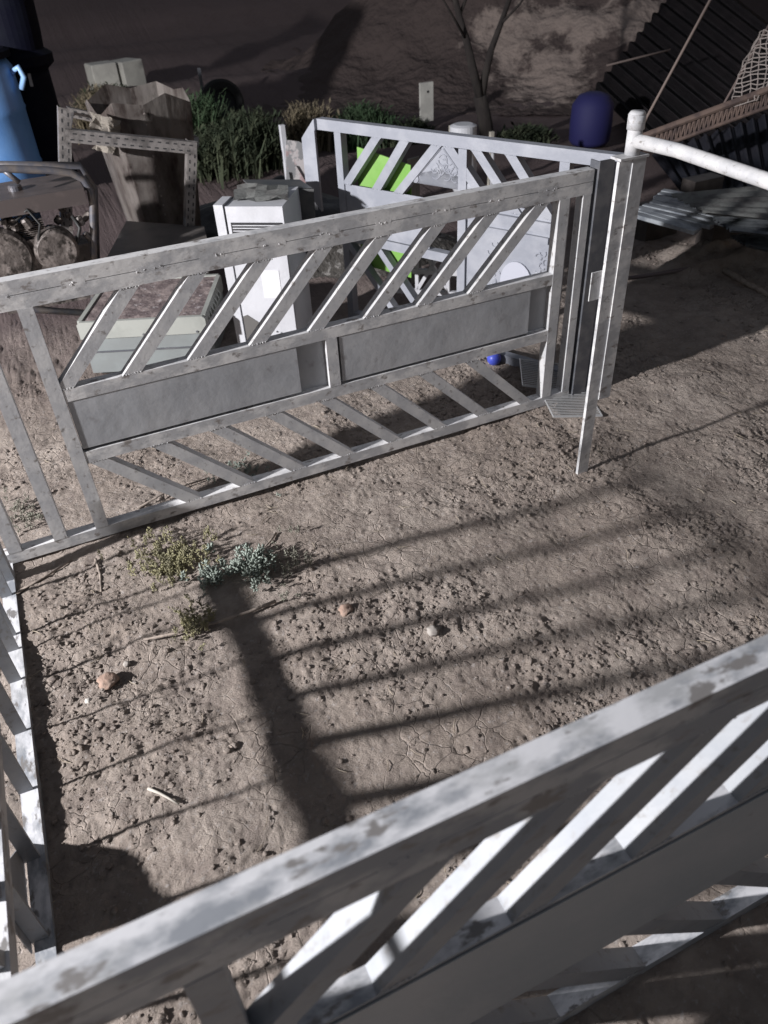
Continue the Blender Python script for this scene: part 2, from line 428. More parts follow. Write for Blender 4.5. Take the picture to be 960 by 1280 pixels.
# dark angle upright and the post in front of the corner
bm = BM(); rect(bm, 1.108, 1.146, .0, .568, -.002, .001); rect(bm, 1.108, 1.111, .0, .566, .0012, .03)
u = obj('steel_upright', bm, DARKSTEEL, bevel=.001); u.location = (0, 1.368 * S, 0)
tag(u, 'dark grey angle iron standing between the long panel and the pale post', 'upright')

gp = thing('gate_post', 'tall pale steel post with a round pipe leaving its top towards the right', 'post', (.93 * S, 1.097 * S, 0))
def lw(x): return s_(x - .93)
bm = BM(); box(bm, lw(.931), lw(.9575), 0, .012, -.12, s_(.645)); obj('leg', bm, RAIL, gp, bevel=.003)
bm = BM(); box(bm, lw(.9580), lw(.986), -.004, .024, s_(.178), s_(.646)); obj('upright', bm, RAIL, gp, bevel=.003)
bm = BM(); box(bm, lw(.930), lw(.990), -.006, .04, s_(.6465), s_(.6505)); obj('cap_plate', bm, PAINT, gp, bevel=.001)
bm = BM()
tube(bm, [(lw(.965), .02, s_(.6508)), (lw(.965), .02, s_(.690))], .021, 16); tube(bm, [(lw(.965), .02, s_(.6905)), (lw(.965), .02, s_(.713))], .0245, 16)
tube(bm, [(lw(.965), .02, s_(.7133)), (lw(.965), .02, s_(.718))], [.0245, .019], 16)
obj('socket', bm, PAINT, gp, smooth=True)
bm = BM()
tube(bm, [(lw(.966), .01, s_(.673)), (lw(.985), -.12, s_(.670)), (lw(.985), -.6 * S, s_(.655)), (lw(.985), -1.2 * S, s_(.64))], .0185, 18)
obj('pipe', bm, PAINT, gp, smooth=True)
bm = BM(); box(bm, lw(.908), lw(.9335), .012, .016, s_(.40), s_(.455)); obj('hinge_plate', bm, PAINT, gp, bevel=.001)

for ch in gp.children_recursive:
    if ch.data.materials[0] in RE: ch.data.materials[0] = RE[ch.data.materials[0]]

# ------------------------------------------------------------------ wire rack on the soil
def wire_rack(label, c, rz, wx, wy, n, tilt=0):
    bm = BM()
    tube(bm, [(-wx, -wy, 0), (wx, -wy, 0), (wx, wy, 0), (-wx, wy, 0), (-wx, -wy, 0)], .004, 6)
    for i in range(n):
        x = -wx + 2 * wx * (i + .5) / n; tube(bm, [(x, -wy, .003), (x, wy, .003)], .0022, 5)
    o = obj('wire_rack', bm, mat('rack_wire', (.62, .62, .62), .35, .6), None)
    o.location = c; o.rotation_euler = (tilt, 0, rz)
    return tag(o, label, 'wire rack')
a = W(712, 508, z=0); wire_rack('thin wire oven rack lying on soil at the foot of the pale post', (a.x, a.y, .02), math.radians(70), .115, .10, 18, math.radians(4))
a = W(690, 482, z=0); wire_rack('thin wire rack half hidden behind the end stile of the long panel', (a.x, a.y + .03, .035), math.radians(60), .12, .12, 15, math.radians(8))

# ------------------------------------------------------------------ scrap behind the long panel
WHITE = mat('white_enamel', (.52, .525, .555), .4, 0, c2=(.46, .465, .49), scale=5, c3=(.28, .2, .15), s3=16, l3=.7, h3=.76, bump=.1)
BLACKISH = mat('shade_and_knot_black', (.02, .02, .022), .8)  # shade inside grille, slots and tears put into the colour; also the knot
# white heater cabinet: front face along X, y 1.95
hy = 1.95
ht = thing('heater_cabinet', 'white enamel heater cabinet standing behind the long panel, square sticker on its front', 'heater', (.512 * S, 1.968 * S, 0), math.radians(-33.5))
def hx(x): return s_(x - .514)
bm = BM(); box(bm, hx(.440), hx(.592), .004, .29, .03, s_(.425)); obj('body', bm, WHITE, ht, bevel=.005, segs=2)
bm = BM(); box(bm, hx(.412), hx(.4365), -.004, .12, .0, s_(.430)); obj('side_panel', bm, WHITE, ht, bevel=.003)
bm = BM(); box(bm, hx(.4505), hx(.585), -.003, .0035, s_(.345), s_(.385)); obj('grille_shade_panel', bm, BLACKISH, ht)  # dark panel standing for the shade inside the grille
bm = BM()
for q in range(5): box(bm, hx(.455), hx(.580), -.0065, -.0035, s_(.350 + .007 * q), s_(.3522 + .007 * q))
obj('grille', bm, WHITE, ht)
bm = BM(); box(bm, hx(.4415), hx(.590), -.004, .0035, s_(.05), s_(.335)); obj('door', bm, WHITE, ht, bevel=.002)
bm = BM(); box(bm, hx(.512), hx(.562), -.0058, -.0042, s_(.185), s_(.262)); obj('sticker', bm, mat('paper_sticker', (.62, .62, .64), .6), ht)
bm = BM()
prism(bm, [(hx(.442), s_(.05)), (hx(.505), s_(.05)), (hx(.49), s_(.11)), (hx(.455), s_(.135)), (hx(.442), s_(.13))], -.007, -.0043)
obj('dark_patch', bm, mat('dark_patch_tone', (.12, .115, .11), .6, .2), ht)  # dark patch low on the left of the door
bm = BM()
for q in range(4): lathe(bm, [(.004, 0), (.004, .004)], 10, Matrix.Translation((hx(.51 + .012 * q), -.004, s_(.095 - .004 * q))) @ Matrix.Rotation(math.pi / 2, 4, 'X'))
obj('screw', bm, DARKSTEEL, ht)

def crumple(name, label, cat, pts, m, amp=.02, n=10, thick=.004, seed=1):
    """a dented sheet stretched over four corners"""
    P0, P1, P2, P3 = [Vector(p) for p in pts]; bm = BM(); r = random.Random(seed)
    nrm = (P1 - P0).cross(P3 - P0).normalized(); gr = []
    for j in range(n + 1):
        row = []
        for i in range(n + 1):
            s, t = i / n, j / n
            p = P0.lerp(P1, s).lerp(P3.lerp(P2, s), t) + nrm * r.uniform(-amp, amp)
            p += Vector((r.uniform(-amp, amp), r.uniform(-amp, amp), 0)) * .5
            row.append(bm.verts.new(p))
        gr.append(row)
    for j in range(n):
        for i in range(n):
            bm.faces.new((gr[j][i], gr[j][i + 1], gr[j + 1][i + 1], gr[j + 1][i]))
    bmesh.ops.solidify(bm, geom=bm.faces[:], thickness=thick)
    o = obj(name, bm, m); return tag(o, label, cat)
GREYSHEET = mat('dull_grey_sheet', (.34, .345, .33), .6, .1, c2=(.2, .19, .185), scale=9, bump=.3)
Mh = Matrix.Translation((.512 * S, 1.968 * S, 0)) @ Matrix.Rotation(math.radians(-33.5), 4, 'Z')
crumple('sheet_scrap', 'dented grey metal sheet lying on top of the white heater cabinet', 'metal scrap',
        [Mh @ Vector(p) for p in ((hx(.45), .07, s_(.432)), (hx(.60), .06, s_(.433)), (hx(.57), .26, s_(.433)), (hx(.43), .25, s_(.436)))], GREYSHEET, .012, 5, .003, 3)
# grey open tray behind it
bm = BM(); A0 = W(318, 236, z=.42); A1 = W(392, 236, z=.42)
slab(bm, [A0, A1, A1 + Vector((0, .03, -.30)), A0 + Vector((.03, .03, -.30))], (0, .012, 0)); slab(bm, [A0, A1, A1 + Vector((0, .18, 0)), A0 + Vector((0, .18, 0))], (0, 0, -.006))
tag(obj('metal_tray', bm, mat('grey_tray_enamel', (.05, .055, .06), .45, .1, c2=(.08, .08, .08), scale=10), bevel=.002), 'dark grey metal tray with pale rim behind the white heater cabinet', 'tray')
# black tarpaulin heap
def heap(name, label, cat, c, rx, ry, hz, m, seed=1, n=40, rough=.25, kind=None, sharp=1.0, group=None):
    th = np.linspace(0, 2 * np.pi, n, endpoint=False); rr = np.linspace(0, 1, n // 2)
    TH, RR = np.meshgrid(th, rr)
    x, y = RR * np.cos(TH), RR * np.sin(TH)
    h = (1 - RR ** 2) ** sharp * (1 + rough * 2 * perlin(x * 2.2 + seed, y * 2.2, seed)) + rough * .6 * perlin(x * 7, y * 7 + seed, seed + 1) * (1 - RR)
    edge = 1 + .25 * perlin(np.cos(TH) * 2.5 + seed, np.sin(TH) * 2.5, seed + 3)
    V = np.stack([(c[0] + x * rx * edge).ravel(), (c[1] + y * ry * edge).ravel(), (c[2] - .03 + np.maximum(h, -.02) * hz).ravel()], 1)
    k = len(rr); id_ = np.arange(k * n).reshape(k, n); nxt = np.roll(id_, -1, 1)
    f = np.stack([id_[:-1].ravel(), id_[1:].ravel(), nxt[1:].ravel(), nxt[:-1].ravel()], 1)
    o = npobj(name, V, f, m, smooth=True)
    if kind == 'structure': o['kind'] = kind
    else: tag(o, label, cat, group, kind)
    return o
TARP = mat('black_plastic', (.012, .012, .014), .38, 0, bump=.5, bscale=9, bdist=.03)
a = W(330, 290, z=0)
heap('tarpaulin', 'black plastic tarpaulin heaped behind the white heater cabinet', 'tarpaulin', (a.x, a.y, 0), .85, .42, .30, TARP, 4)
a = W(480, 330, z=0)
heap('scrap_heap', 'dark heap of rubble and leaves seen through the slats below the green board', 'rubble', (a.x, a.y + .15, 0), .65, .35, .14, mat('rubble', (.05, .045, .04), .9, 0, c2=(.2, .19, .18), scale=22, lo=.55, hi=.62, bump=1, bscale=30, bdist=.03), 9, 60, .6)

# cream appliance
CREAM = mat('cream_enamel', (.33, .34, .315), .45, 0, c2=(.28, .29, .27), scale=6, c3=(.2, .16, .12), s3=26, l3=.72, h3=.76)
GREYCREAM = mat('grey_green_enamel', (.20, .215, .215), .45, 0, c2=(.22, .24, .24), scale=7)
RUST = mat('flaking_rust_top', (.26, .21, .20), .85, .1, c2=(.13, .10, .10), scale=16, lo=.42, hi=.56, bump=.8, bscale=40, c3=(.42, .38, .38), s3=30, l3=.58, h3=.66)
yl, yr, ztop = 2.12, 1.985, .165
wa = Vector(((.025) * S, yl * S, 0)); wb = Vector(((.338) * S, yr * S, 0))
dirx = (wb - wa).normalized(); wl = (wb - wa).length; rzw = math.atan2(dirx.y, dirx.x)
ap = thing('washing_machine', 'low cream enamel appliance with rounded front edge and rusty sunken top', 'appliance', wa, rzw)
dpt = .50
def rprof(w0, w1, z0, z1, r):
    return [(w0, z0), (w1, z0), (w1, z1 - r)] + [(w1 - r + r * math.cos(math.radians(q)), z1 - r + r * math.sin(math.radians(q))) for q in (22, 45, 67)] + [(w1 - r, z1), (w0 + r, z1)] + [(w0 + r + r * math.cos(math.radians(q)), z1 - r + r * math.sin(math.radians(q))) for q in (113, 135, 158)] + [(w0, z1 - r)]
bm = BM(); prism(bm, rprof(.0, wl, .02, s_(ztop) - .085, .0001), .006, dpt); obj('lower_body', bm, GREYCREAM, ap, bevel=.006, segs=2)
bm = BM()
zt = s_(ztop); fr = .014
prism(bm, [(-.006, zt - .08), (wl + .006, zt - .08), (wl + .006, zt - .012), (wl - .006, zt), (.006, zt), (-.006, zt - .012)], -.004, fr)
prism(bm, [(-.006, zt - .08), (wl + .006, zt - .08), (wl + .006, zt - .012), (wl - .006, zt), (.006, zt), (-.006, zt - .012)], dpt - fr, dpt + .004)
box(bm, -.006, fr, fr + .0005, dpt - fr - .0005, zt - .08, zt); box(bm, wl - fr, wl + .006, fr + .0005, dpt - fr - .0005, zt - .08, zt)
obj('top_band', bm, CREAM, ap, bevel=.009, segs=3)
bm = BM(); box(bm, fr, wl - fr, fr, dpt - fr, zt - .035, zt - .006); obj('sunken_top', bm, RUST, ap)
bm = BM(); box(bm, .004, wl - .004, -.0005, .0055, zt - .150, zt - .144); obj('trim_strip', bm, DARKSTEEL, ap)
for q in (.08, .5, .93):
    bm = BM(); lathe(bm, [(.005, 0), (.005, .004)], 10, Matrix.Translation((wl * q, -.0045, zt - .07)) @ Matrix.Rotation(math.pi / 2, 4, 'X')); obj('screw', bm, DARKSTEEL, ap)
bm = BM()
for q in range(7): tube(bm, [(wl + .009, .05 + .05 * q, zt - .10), (wl + .013, .07 + .05 * q, zt - .05), (wl - .004, .06 + .05 * q, zt - .01)], .007, 6)
obj('side_rib', bm, CREAM, ap, smooth=True)

# dark chest behind it
dk = [W(134, 322, z=.21), W(257, 300, z=.21), W(255, 283, z=.21), W(158, 276, z=.21)]
chest = thing('metal_chest', 'dark brown metal chest behind the low cream appliance', 'chest', (dk[0].x, dk[0].y, 0))
o0 = Vector((dk[0].x, dk[0].y, 0))
LB = dk[0] - Vector((0.02, .05, 0)); RB = dk[1] - Vector((.0, .05, 0))
DKBROWN = mat('brown_black_paint', (.045, .038, .036), .5, .1, c2=(.075, .065, .06), scale=8, bump=.15)
bm = BM(); slab(bm, [LB - o0, RB - o0, dk[2] - o0, dk[3] - o0], (0, 0, -.03)); obj('lid', bm, mat('worn_lid_paint', (.15, .135, .125), .5, .1, c2=(.11, .1, .095), scale=7), chest, bevel=.004)
bm = BM(); ins = [LB - o0 + Vector((.02, .02, -.031)), RB - o0 + Vector((-.02, .02, -.031)), dk[2] - o0 + Vector((-.02, -.02, -.031)), dk[3] - o0 + Vector((.02, -.02, -.031))]
slab(bm, ins, (0, 0, -s_(.21) + .04)); obj('body', bm, DKBROWN, chest, bevel=.004)

# tapered hopper with ragged rim, and a crumpled paper sack stuffed in it
hc = Vector((.43 * S, 2.95 * S, 0))
hop = thing('steel_hopper', 'rusty tapered steel hopper with a riveted seam and jagged rim', 'hopper', hc, math.radians(12))
HOP = mat('rusty_hopper_steel', (.30, .27, .25), .65, .25, c2=(.13, .105, .095), scale=7, lo=.42, hi=.6, c3=(.07, .05, .045), s3=14, l3=.58, h3=.68, bump=.4, bscale=30, stretch=(1, 1, .4))
bm = BM(); n8 = 12; zb, ztp = .14, .56 * S - .02
rb, rt = .20, .275
ring0 = []; ring1 = []; rim = [0, .03, .01, .05, -.02, .02, -.05, .03, .0, .04, -.03, .02]
sq = lambda a: 1 / max(abs(math.cos(a)), abs(math.sin(a))) ** .55
for k in range(n8):
    a_ = 2 * math.pi * (k + .5) / n8; q = sq(a_) * .93
    ring0.append(bm.verts.new((rb * q * math.cos(a_), rb * q * math.sin(a_), zb)))
    ring1.append(bm.verts.new((rt * q * math.cos(a_), rt * q * math.sin(a_), ztp + rim[k])))
for k in range(n8): bm.faces.new((ring0[k], ring0[(k + 1) % n8], ring1[(k + 1) % n8], ring1[k]))
bm.faces.new(ring0[::-1])
bmesh.ops.solidify(bm, geom=bm.faces[:], thickness=.006); obj('shell', bm, HOP, hop)
bm = BM()
a_ = 2 * math.pi * (8.5) / n8; q = sq(a_) * .93
for i in range(14):
    t = i / 13; r_ = (rb + (rt - rb) * t) * q + .004
    lathe(bm, [(.007, -.003), (.004, .004)], 8, Matrix.Translation((r_ * math.cos(a_), r_ * math.sin(a_), zb + .03 + (ztp - zb - .07) * t)) @ Matrix.Rotation(math.pi / 2, 4, 'X'))
obj('rivet_seam', bm, HOP, hop)
bm = BM()
for sx in (-1, 1): 
    tube(bm, [(sx * .1, -.12, -.0), (sx * .11, -.11, zb + .05)], .012, 8); tube(bm, [(sx * .1, .12, 0), (sx * .11, .11, zb + .05)], .012, 8)
obj('leg', bm, HOP, hop)
SACK = mat('pale_paper_sack', (.42, .38, .33), .9, 0, c2=(.3, .27, .24), scale=9, bump=.8, bscale=12, bdist=.03)
crumple('paper_sack', 'crumpled pale sack bulging over the left rim of the rusty hopper', 'sack', [W(110, 140, y=2.8), W(150, 150, y=2.72), W(150, 196, y=2.72), W(116, 186, y=2.78)], SACK, .018, 9, .004, 5)
crumple('paper_sack', 'small crumpled white paper on the right rim of the rusty hopper', 'sack', [W(198, 130, y=2.95), W(222, 126, y=2.98), W(226, 140, y=2.88), W(196, 142, y=2.86)], mat('whiter_paper', (.6, .58, .54), .9, bump=.5, bscale=20), .016, 7, .004, 8)

# slotted angle shelf frame
SLOT = mat('slotted_angle_steel', (.26, .24, .23), .5, .4, c2=(.13, .12, .115), scale=14, bump=.2)
sf = thing('shelf_frame', 'slotted angle iron shelf frame standing in front of the rusty hopper', 'shelf frame', (0, 0, 0))
def slotted(p0, p1, wd, name, outn):
    bm = BM(); p0, p1 = Vector(p0), Vector(p1); beam(bm, p0, p1, wd, .004, outn)
    n_ = Vector(outn); q = n_.cross((p1 - p0).normalized()).normalized()
    beam(bm, p0 + q * wd / 2 - n_ * wd / 2, p1 + q * wd / 2 - n_ * wd / 2, .004, wd * .96, outn)
    nf = len(bm.faces); L = (p1 - p0).length; d = (p1 - p0).normalized(); t = .02
    while t < L - .03:
        for s in (-.25, .25):
            c = p0 + d * (t + (.012 if s > 0 else 0)) + q * s * wd + n_ * .0024
            beam(bm, c, c + d * .018, .006, .001, outn)
        t += .04
    bm.faces.ensure_lookup_table()
    for f in bm.faces[nf:]: f.material_index = 1  # slots are dark insets, the shade in the holes put into the colour
    o = obj(name, bm, SLOT, sf); o.data.materials.append(BLACKISH)
    return o
cv = (0, -1, 0)
slotted(W(84, 300, y=2.62), W(81, 135, y=2.62), .055, 'upright', cv)
slotted(W(237, 300, y=2.62), W(241, 176, y=2.62), .05, 'upright', cv)
slotted(W(82, 170, y=2.605), W(246, 186, y=2.605), .055, 'shelf_beam', cv)
slotted(W(84, 140, y=3.05), W(246, 176, y=3.05), .045, 'shelf_beam', cv)
bm = BM(); beam(bm, W(83, 167, y=2.62), W(88, 141, y=3.05), .04, .004); obj('side_rail', bm, SLOT, sf)
bm = BM(); beam(bm, W(244, 184, y=2.62), W(244, 172, y=3.05), .04, .004); obj('side_rail', bm, SLOT, sf)

# engine on a tube frame
OIL = mat('oily_engine_metal', (.10, .085, .078), .5, .3, c2=(.22, .19, .175), scale=14, lo=.5, hi=.64, c3=(.03, .025, .022), s3=24, l3=.52, h3=.6, bump=.6, bscale=40)
FRM = mat('dark_frame_tube', (.10, .10, .115), .45, .3, c2=(.16, .14, .13), scale=16)
EY = 2.36
en = thing('engine_generator', 'greasy engine generator in a bent tube frame, left behind the long panel', 'generator', (0, 0, 0))
def E_(u, v, y=EY): return W(u, v, y=y)
bm = BM()
c1, c2_ = E_(85, 216), E_(118, 245)
tube(bm, [E_(-60, 212), E_(10, 211), E_(60, 213), E_(88, 216), E_(104, 224), E_(113, 238), E_(116, 255), E_(117, 320), E_(118, 395)], .0165, 12)
tube(bm, [E_(-60, 205, EY + .22), E_(100, 207, EY + .22), E_(118, 235, EY + .22), E_(122, 350, EY + .22)], .0165, 12)
tube(bm, [E_(5, 213), E_(24, 228)], .012, 8); tube(bm, [E_(-60, 380), E_(118, 392)], .0165, 12)
obj('frame', bm, FRM, en, smooth=True)
bm = BM(); p = E_(0, 240); q = E_(108, 250)
box(bm, p.x - .3, q.x, EY * S - .03, EY * S + .30, q.z - .01, q.z + .06); obj('fuel_tank', bm, mat('dark_tank_paint', (.075, .062, .06), .4, .1, c2=(.11, .09, .085), scale=8), en, bevel=.014, segs=3)
bm = BM(); lathe(bm, [(.03, 0), (.03, .018), (.024, .024)], 16, Matrix.Translation((E_(20, 240).x, EY * S + .12, q.z + .06))); obj('tank_cap', bm, FRM, en, smooth=False)
bm = BM(); a = E_(70, 310)
lathe(bm, [(.02, -.05), (.085, -.05), (.098, -.03), (.098, .04), (.085, .06), (.02, .06)], 28, Matrix.Translation(a) @ Matrix.Rotation(math.pi / 2, 4, 'X'))
obj('flywheel_cover', bm, OIL, en, bevel=.002)
bm = BM(); a2 = E_(3, 322)
lathe(bm, [(.05, -.03), (.12, -.03), (.135, -.01), (.135, .02), (.12, .04), (.05, .04)], 28, Matrix.Translation(a2) @ Matrix.Rotation(math.pi / 2, 4, 'X'))
obj('pulley', bm, OIL, en)
bm = BM(); a3 = E_(42, 315); box(bm, a3.x - .05, a3.x + .06, EY * S - .02, EY * S + .18, a3.z - .2, a3.z + .06)
box(bm, a3.x - .2, a3.x + .26, EY * S + .05, EY * S + .2, a3.z - .28, a3.z - .02)
for q_ in range(9): box(bm, a3.x - .07, a3.x + .08, EY * S + .0, EY * S + .13, a3.z + .061 + .009 * q_, a3.z + .0645 + .009 * q_)
obj('engine_block', bm, OIL, en, bevel=.004)
r5 = random.Random(5)
for q_ in range(26):
    c = E_(r5.uniform(-10, 108), r5.uniform(268, 292)); rr_ = r5.uniform(.008, .022)
    bm = BM(); lathe(bm, [(rr_ * .7, 0), (rr_, .01), (rr_, r5.uniform(.02, .06))], 8, Matrix.Translation(c + Vector((0, r5.uniform(-.02, .1), 0))) @ Matrix.Rotation(r5.uniform(0, 3.1), 4, r5.choice('XY'))); obj('fitting', bm, OIL, en)
bm = BM()
tube(bm, [E_(20, 275), E_(34, 262, EY - .02), E_(50, 280, EY - .03), E_(48, 300, EY - .03)], .006, 6); obj('hose', bm, mat('black_rubber', (.02, .02, .02), .6), en, smooth=True); bm = BM(); tube(bm, [E_(90, 270), E_(100, 285, EY - .02), E_(96, 305, EY - .02)], .008, 6)
obj('hose', bm, bpy.data.materials['black_rubber'], en, smooth=True)

# blue tank, drum for its shaded side, hood, pale board
BLUE = mat('blue_plastic', (.12, .28, .60), .45, 0, c2=(.15, .32, .64), scale=4, bump=.1)
NAVY = mat('navy_shade_black', (.003, .0035, .010), .7, 0, c2=(.005, .006, .012), scale=6, spec=.1)  # near black: dark plastic, with the barrel's shaded side put into the colour
bt = thing('blue_barrel', 'tall bright blue plastic barrel at the left edge', 'barrel', (-.105 * S, 4.0 * S, 0))
r0 = .215 * S
bm = BM(); lathe(bm, [(r0 * .94, 0), (r0, .04), (r0, .30), (r0 * 1.02, .32), (r0, .34), (r0, .66), (r0 * 1.02, .68), (r0, .70), (r0 * .995, .93), (r0 * .9, .985), (r0 * .4, 1.0)], 48); obj('shell', bm, BLUE, bt, smooth=True)
bm = BM(); lathe(bm, [(r0 * .93, .99), (r0 * 1.03, .992), (r0 * 1.03, 1.03), (r0 * .93, 1.04)], 48); obj('lid_ring', bm, NAVY, bt)
bm = BM(); tube(bm, [(r0 * .93, -.12, .90), (r0 * 1.08, -.16, .93), (r0 * 1.12, -.17, .87), (r0 * 1.02, -.15, .80)], .018, 8); obj('handle', bm, mat('pale_blue_plastic', (.3, .5, .8), .4), bt, smooth=True)
dr = thing('barrel_shade_drum', 'near-black drum with wide rim, added for the shaded side of the bright blue barrel', 'drum', (.145 * S, 4.15 * S, 0))  # separate drum added where the blue barrel's own side is in shade
r1 = .112 * S
bm = BM(); lathe(bm, [(r1 * .95, 0), (r1, .03), (r1, .80), (r1 * 1.0, .86)], 36); obj('shell', bm, NAVY, dr, smooth=True)  # shell of the drum added for the barrel's shaded side
bm = BM(); lathe(bm, [(r1 * 1.0, .861), (r1 * 1.28, .90), (r1 * 1.3, .96), (r1 * 1.05, .99)], 36); obj('rim', bm, NAVY, dr)
bm = BM(); lathe(bm, [(r1 * 1.04, .991), (r1 * 1.1, 1.1), (r1 * 1.18, 1.45), (r1 * 1.1, 1.5)], 36); obj('shade_drum_hood', bm, NAVY, dr)
bm = BM(); beam(bm, W(36, 92, y=4.0), W(40, 108, y=4.0), .012, .02); 
o_ = obj('shade_drum_latch', bm, mat('dull_shade_drum_latch', (.3, .3, .3), .5, .4), dr); o_.location = -Vector(dr.location)
bm = BM(); slab(bm, [W(-40, -40, y=5.2), W(22, -20, y=5.2), W(17, 10, y=5.2), W(12, 40, y=5.2), W(-40, 60, y=5.2)], (0, .03, 0))
tag(obj('board', bm, mat('pinkish_board', (.42, .36, .35), .8, 0, c2=(.3, .25, .25), scale=3), bevel=.003), 'pale pinkish board standing behind the blue barrel', 'board')

# poster board with white post, green board
bm = BM(); p0, p1 = W(352, 156, y=2.75), W(356, 300, y=2.75)
sg = thing('torn_poster', 'torn white and pink poster sheet nailed to a thin white stake', 'poster', (p0.x, 2.75 * S, 0))
beam(bm, Vector((0, 0, p0.z)), Vector((.005, 0, 0)), .03, .03, (0, 1, 0)); obj('stake', bm, WHITE, sg, bevel=.002)
bm = BM(); pp = [W(u_, v_, y=2.75) - Vector((p0.x, 2.75 * S, 0)) for u_, v_ in ((356, 174), (372, 176), (392, 186), (396, 262), (378, 258), (357, 262))]
slab(bm, [Vector((q.x, -.018, q.z)) for q in pp], (0, .003, 0)); obj('sheet', bm, mat('faded_poster', (.62, .58, .58), .8, 0, c2=(.30, .30, .31), scale=9, lo=.46, hi=.5, c3=(.45, .30, .30), s3=6, l3=.55, h3=.6), sg)
bm = BM()
for a_, b_ in (((370, 207), (384, 230)), ((390, 212), (384, 232)), ((361, 215), (363, 226))):
    q0, q1 = [W(*t, y=2.74) - Vector((p0.x, 2.75 * S, 0)) for t in (a_, b_)]; q0.y = q1.y = -.021; beam(bm, q0, q1, .002, .012, (0, 1, 0))
obj('tear_shade', bm, BLACKISH, sg)
GREEN = mat('lime_green_board', (.15, .32, .06), .8, 0, c2=(.19, .36, .09), scale=3, bump=.05)
bm = BM(); prism(bm, [(s_(.100), s_(.17)), (s_(.285), s_(.165)), (s_(.292), s_(.470)), (s_(.112), s_(.497))], s_(.032), s_(.036))
go = tag(obj('green_board', bm, GREEN, bevel=.002), 'bright lime green board showing through the slats of the bluish gate leaf', 'board')
go.location = lf.location; go.rotation_euler = lf.rotation_euler
bm = BM(); q0, q1 = W(509, 200, y=2.25), W(524, 196, y=2.32)
slab(bm, [q0, q1, Vector((q1.x, q1.y, .0)), Vector((q0.x, q0.y, .0))], (.01, .02, 0))
tag(obj('grey_plank', bm, mat('weathered_plank', (.2, .2, .19), .8, 0, c2=(.14, .14, .13), scale=12, stretch=(1, 1, .1)), bevel=.002), 'grey plank upright at the right edge of the lime green board', 'plank')

# ornate arched headboard and small lattice frame behind the panel
def ornate():
    x0, x1, z0, z1 = s_(.4865), s_(.7345), s_(.16), s_(.418); L = x1 - x0
    bm = BM(); prism(bm, [(x0, z0), (x1, z0), (x1, z1), (x0, z1)], .012, .022); pl = obj('arched_plate', bm, BLUISH, lf, bevel=.003)
    bm = BM(); cx = x0 + L * .62; r_ = .075; ar = [(cx + r_ * math.cos(math.radians(q)), z0 + .12 + r_ * 1.2 * math.sin(math.radians(q))) for q in range(0, 181, 15)]
    prism(bm, [(cx - r_, z0 + .01)] + ar[::-1] + [(cx + r_, z0 + .01)], .002, .0115); obj('arch', bm, mat('pale_arch', (.42, .43, .49), .4), pl, bevel=.004, segs=2)
    bm = BM(); box(bm, x0 + .01, x1 - .01, -.006, .0118, z1 - .075, z1 - .035); box(bm, x0 + .03, x1 - .02, -.001, .0118, z1 - .12, z1 - .095); obj('moulding', bm, BLUISH, pl, bevel=.006, segs=2)
    bm = BM(); r = random.Random(3)
    for sx in (-1, 1):
        for k in range(14):
            cxx = cx + sx * (.095 + .018 * (k % 3)); cz = z0 + .03 + .018 * k
            a0 = r.uniform(0, 360)
            tube(bm, [(cxx + .014 * math.cos(math.radians(a0 + 28 * j)), .011, cz + .014 * math.sin(math.radians(a0 + 28 * j))) for j in range(9)], .0035, 5)
    obj('scrollwork', bm, BLUISH, pl)
ornate()
def lattice(label, P0, P1, z0, z1, n, m):
    e = P1 - P0; e.z = 0; L = e.length
    t = thing('lattice_frame', label, 'lattice', (P0.x, P0.y, 0), math.atan2(e.y, e.x))
    for nm, z in (('top_bar', z1), ('bottom_bar', z0), ('middle_bar', (z0 + z1) / 2 + .01)):
        bm = BM(); box(bm, 0, L, 0, .022, z - .011, z + .011); obj(nm, bm, m, t, bevel=.002)
    for k in range(n):
        x = L * (k + .5) / n; d = .05 if k % 2 else -.05
        if k % 3 == 2: d = 0
        bm = BM(); beam(bm, (x - d, .011, z0 + .0115), (x + d, .011, z1 - .0115), .018, .018, (0, 1, 0)); obj('bar', bm, m, t, bevel=.0015)
    return t
WPAINT = mat('white_bar_paint', (.46, .46, .49), .45, 0, c2=(.5, .5, .52), scale=12)
lattice('small white lattice frame lying between the gate leaf and the long panel', W(488, 325, z=.18), W(606, 352, z=.13), .14, .33, 9, WPAINT)

# white urn and short stakes behind the leaf
a = W(578, 232, z=0.12)
ur = thing('white_urn', 'bright white vase on a stand behind the gate leaf', 'vase', (a.x, a.y, 0))
bm = BM(); lathe(bm, [(.09, 0), (.09, .05), (.04, .08), (.035, .12), (.075, .2), (.095, .32), (.07, .42), (.05, .45), (.055, .47)], 28); obj('body', bm, WHITE, ur, smooth=True)
bm = BM(); lathe(bm, [(.05, .471), (.085, .50), (.085, .56), (.06, .57)], 28); obj('rim', bm, WHITE, ur)
def stake(u_, v_, vb, y, label, wd=.03):
    p = W(u_, v_, y=y); bm = BM(); box(bm, p.x - wd / 2, p.x + wd / 2, p.y, p.y + wd, -.03, p.z)
    tag(obj('stake', bm, mat('pale_wood', (.45, .42, .36), .8, 0, c2=(.3, .28, .24), scale=20), bevel=.003), label, 'stake', None)
stake(616, 165, 180, 3.1, 'pale wooden stake sticking up behind the gate leaf, with a white dish below its tip', .028)
stake(564, 157, 175, 3.4, 'thin pale stub above the top rail of the gate leaf, left of the taller stake', .02)
a = W(616, 190, y=3.0); bm = BM(); lathe(bm, [(.02, 0), (.07, .01), (.085, .03), (.08, .035), (.02, .015)], 24, Matrix.Translation(a))
lathe(bm, [(.012, -a.z), (.012, -.001)], 10, Matrix.Translation(a))
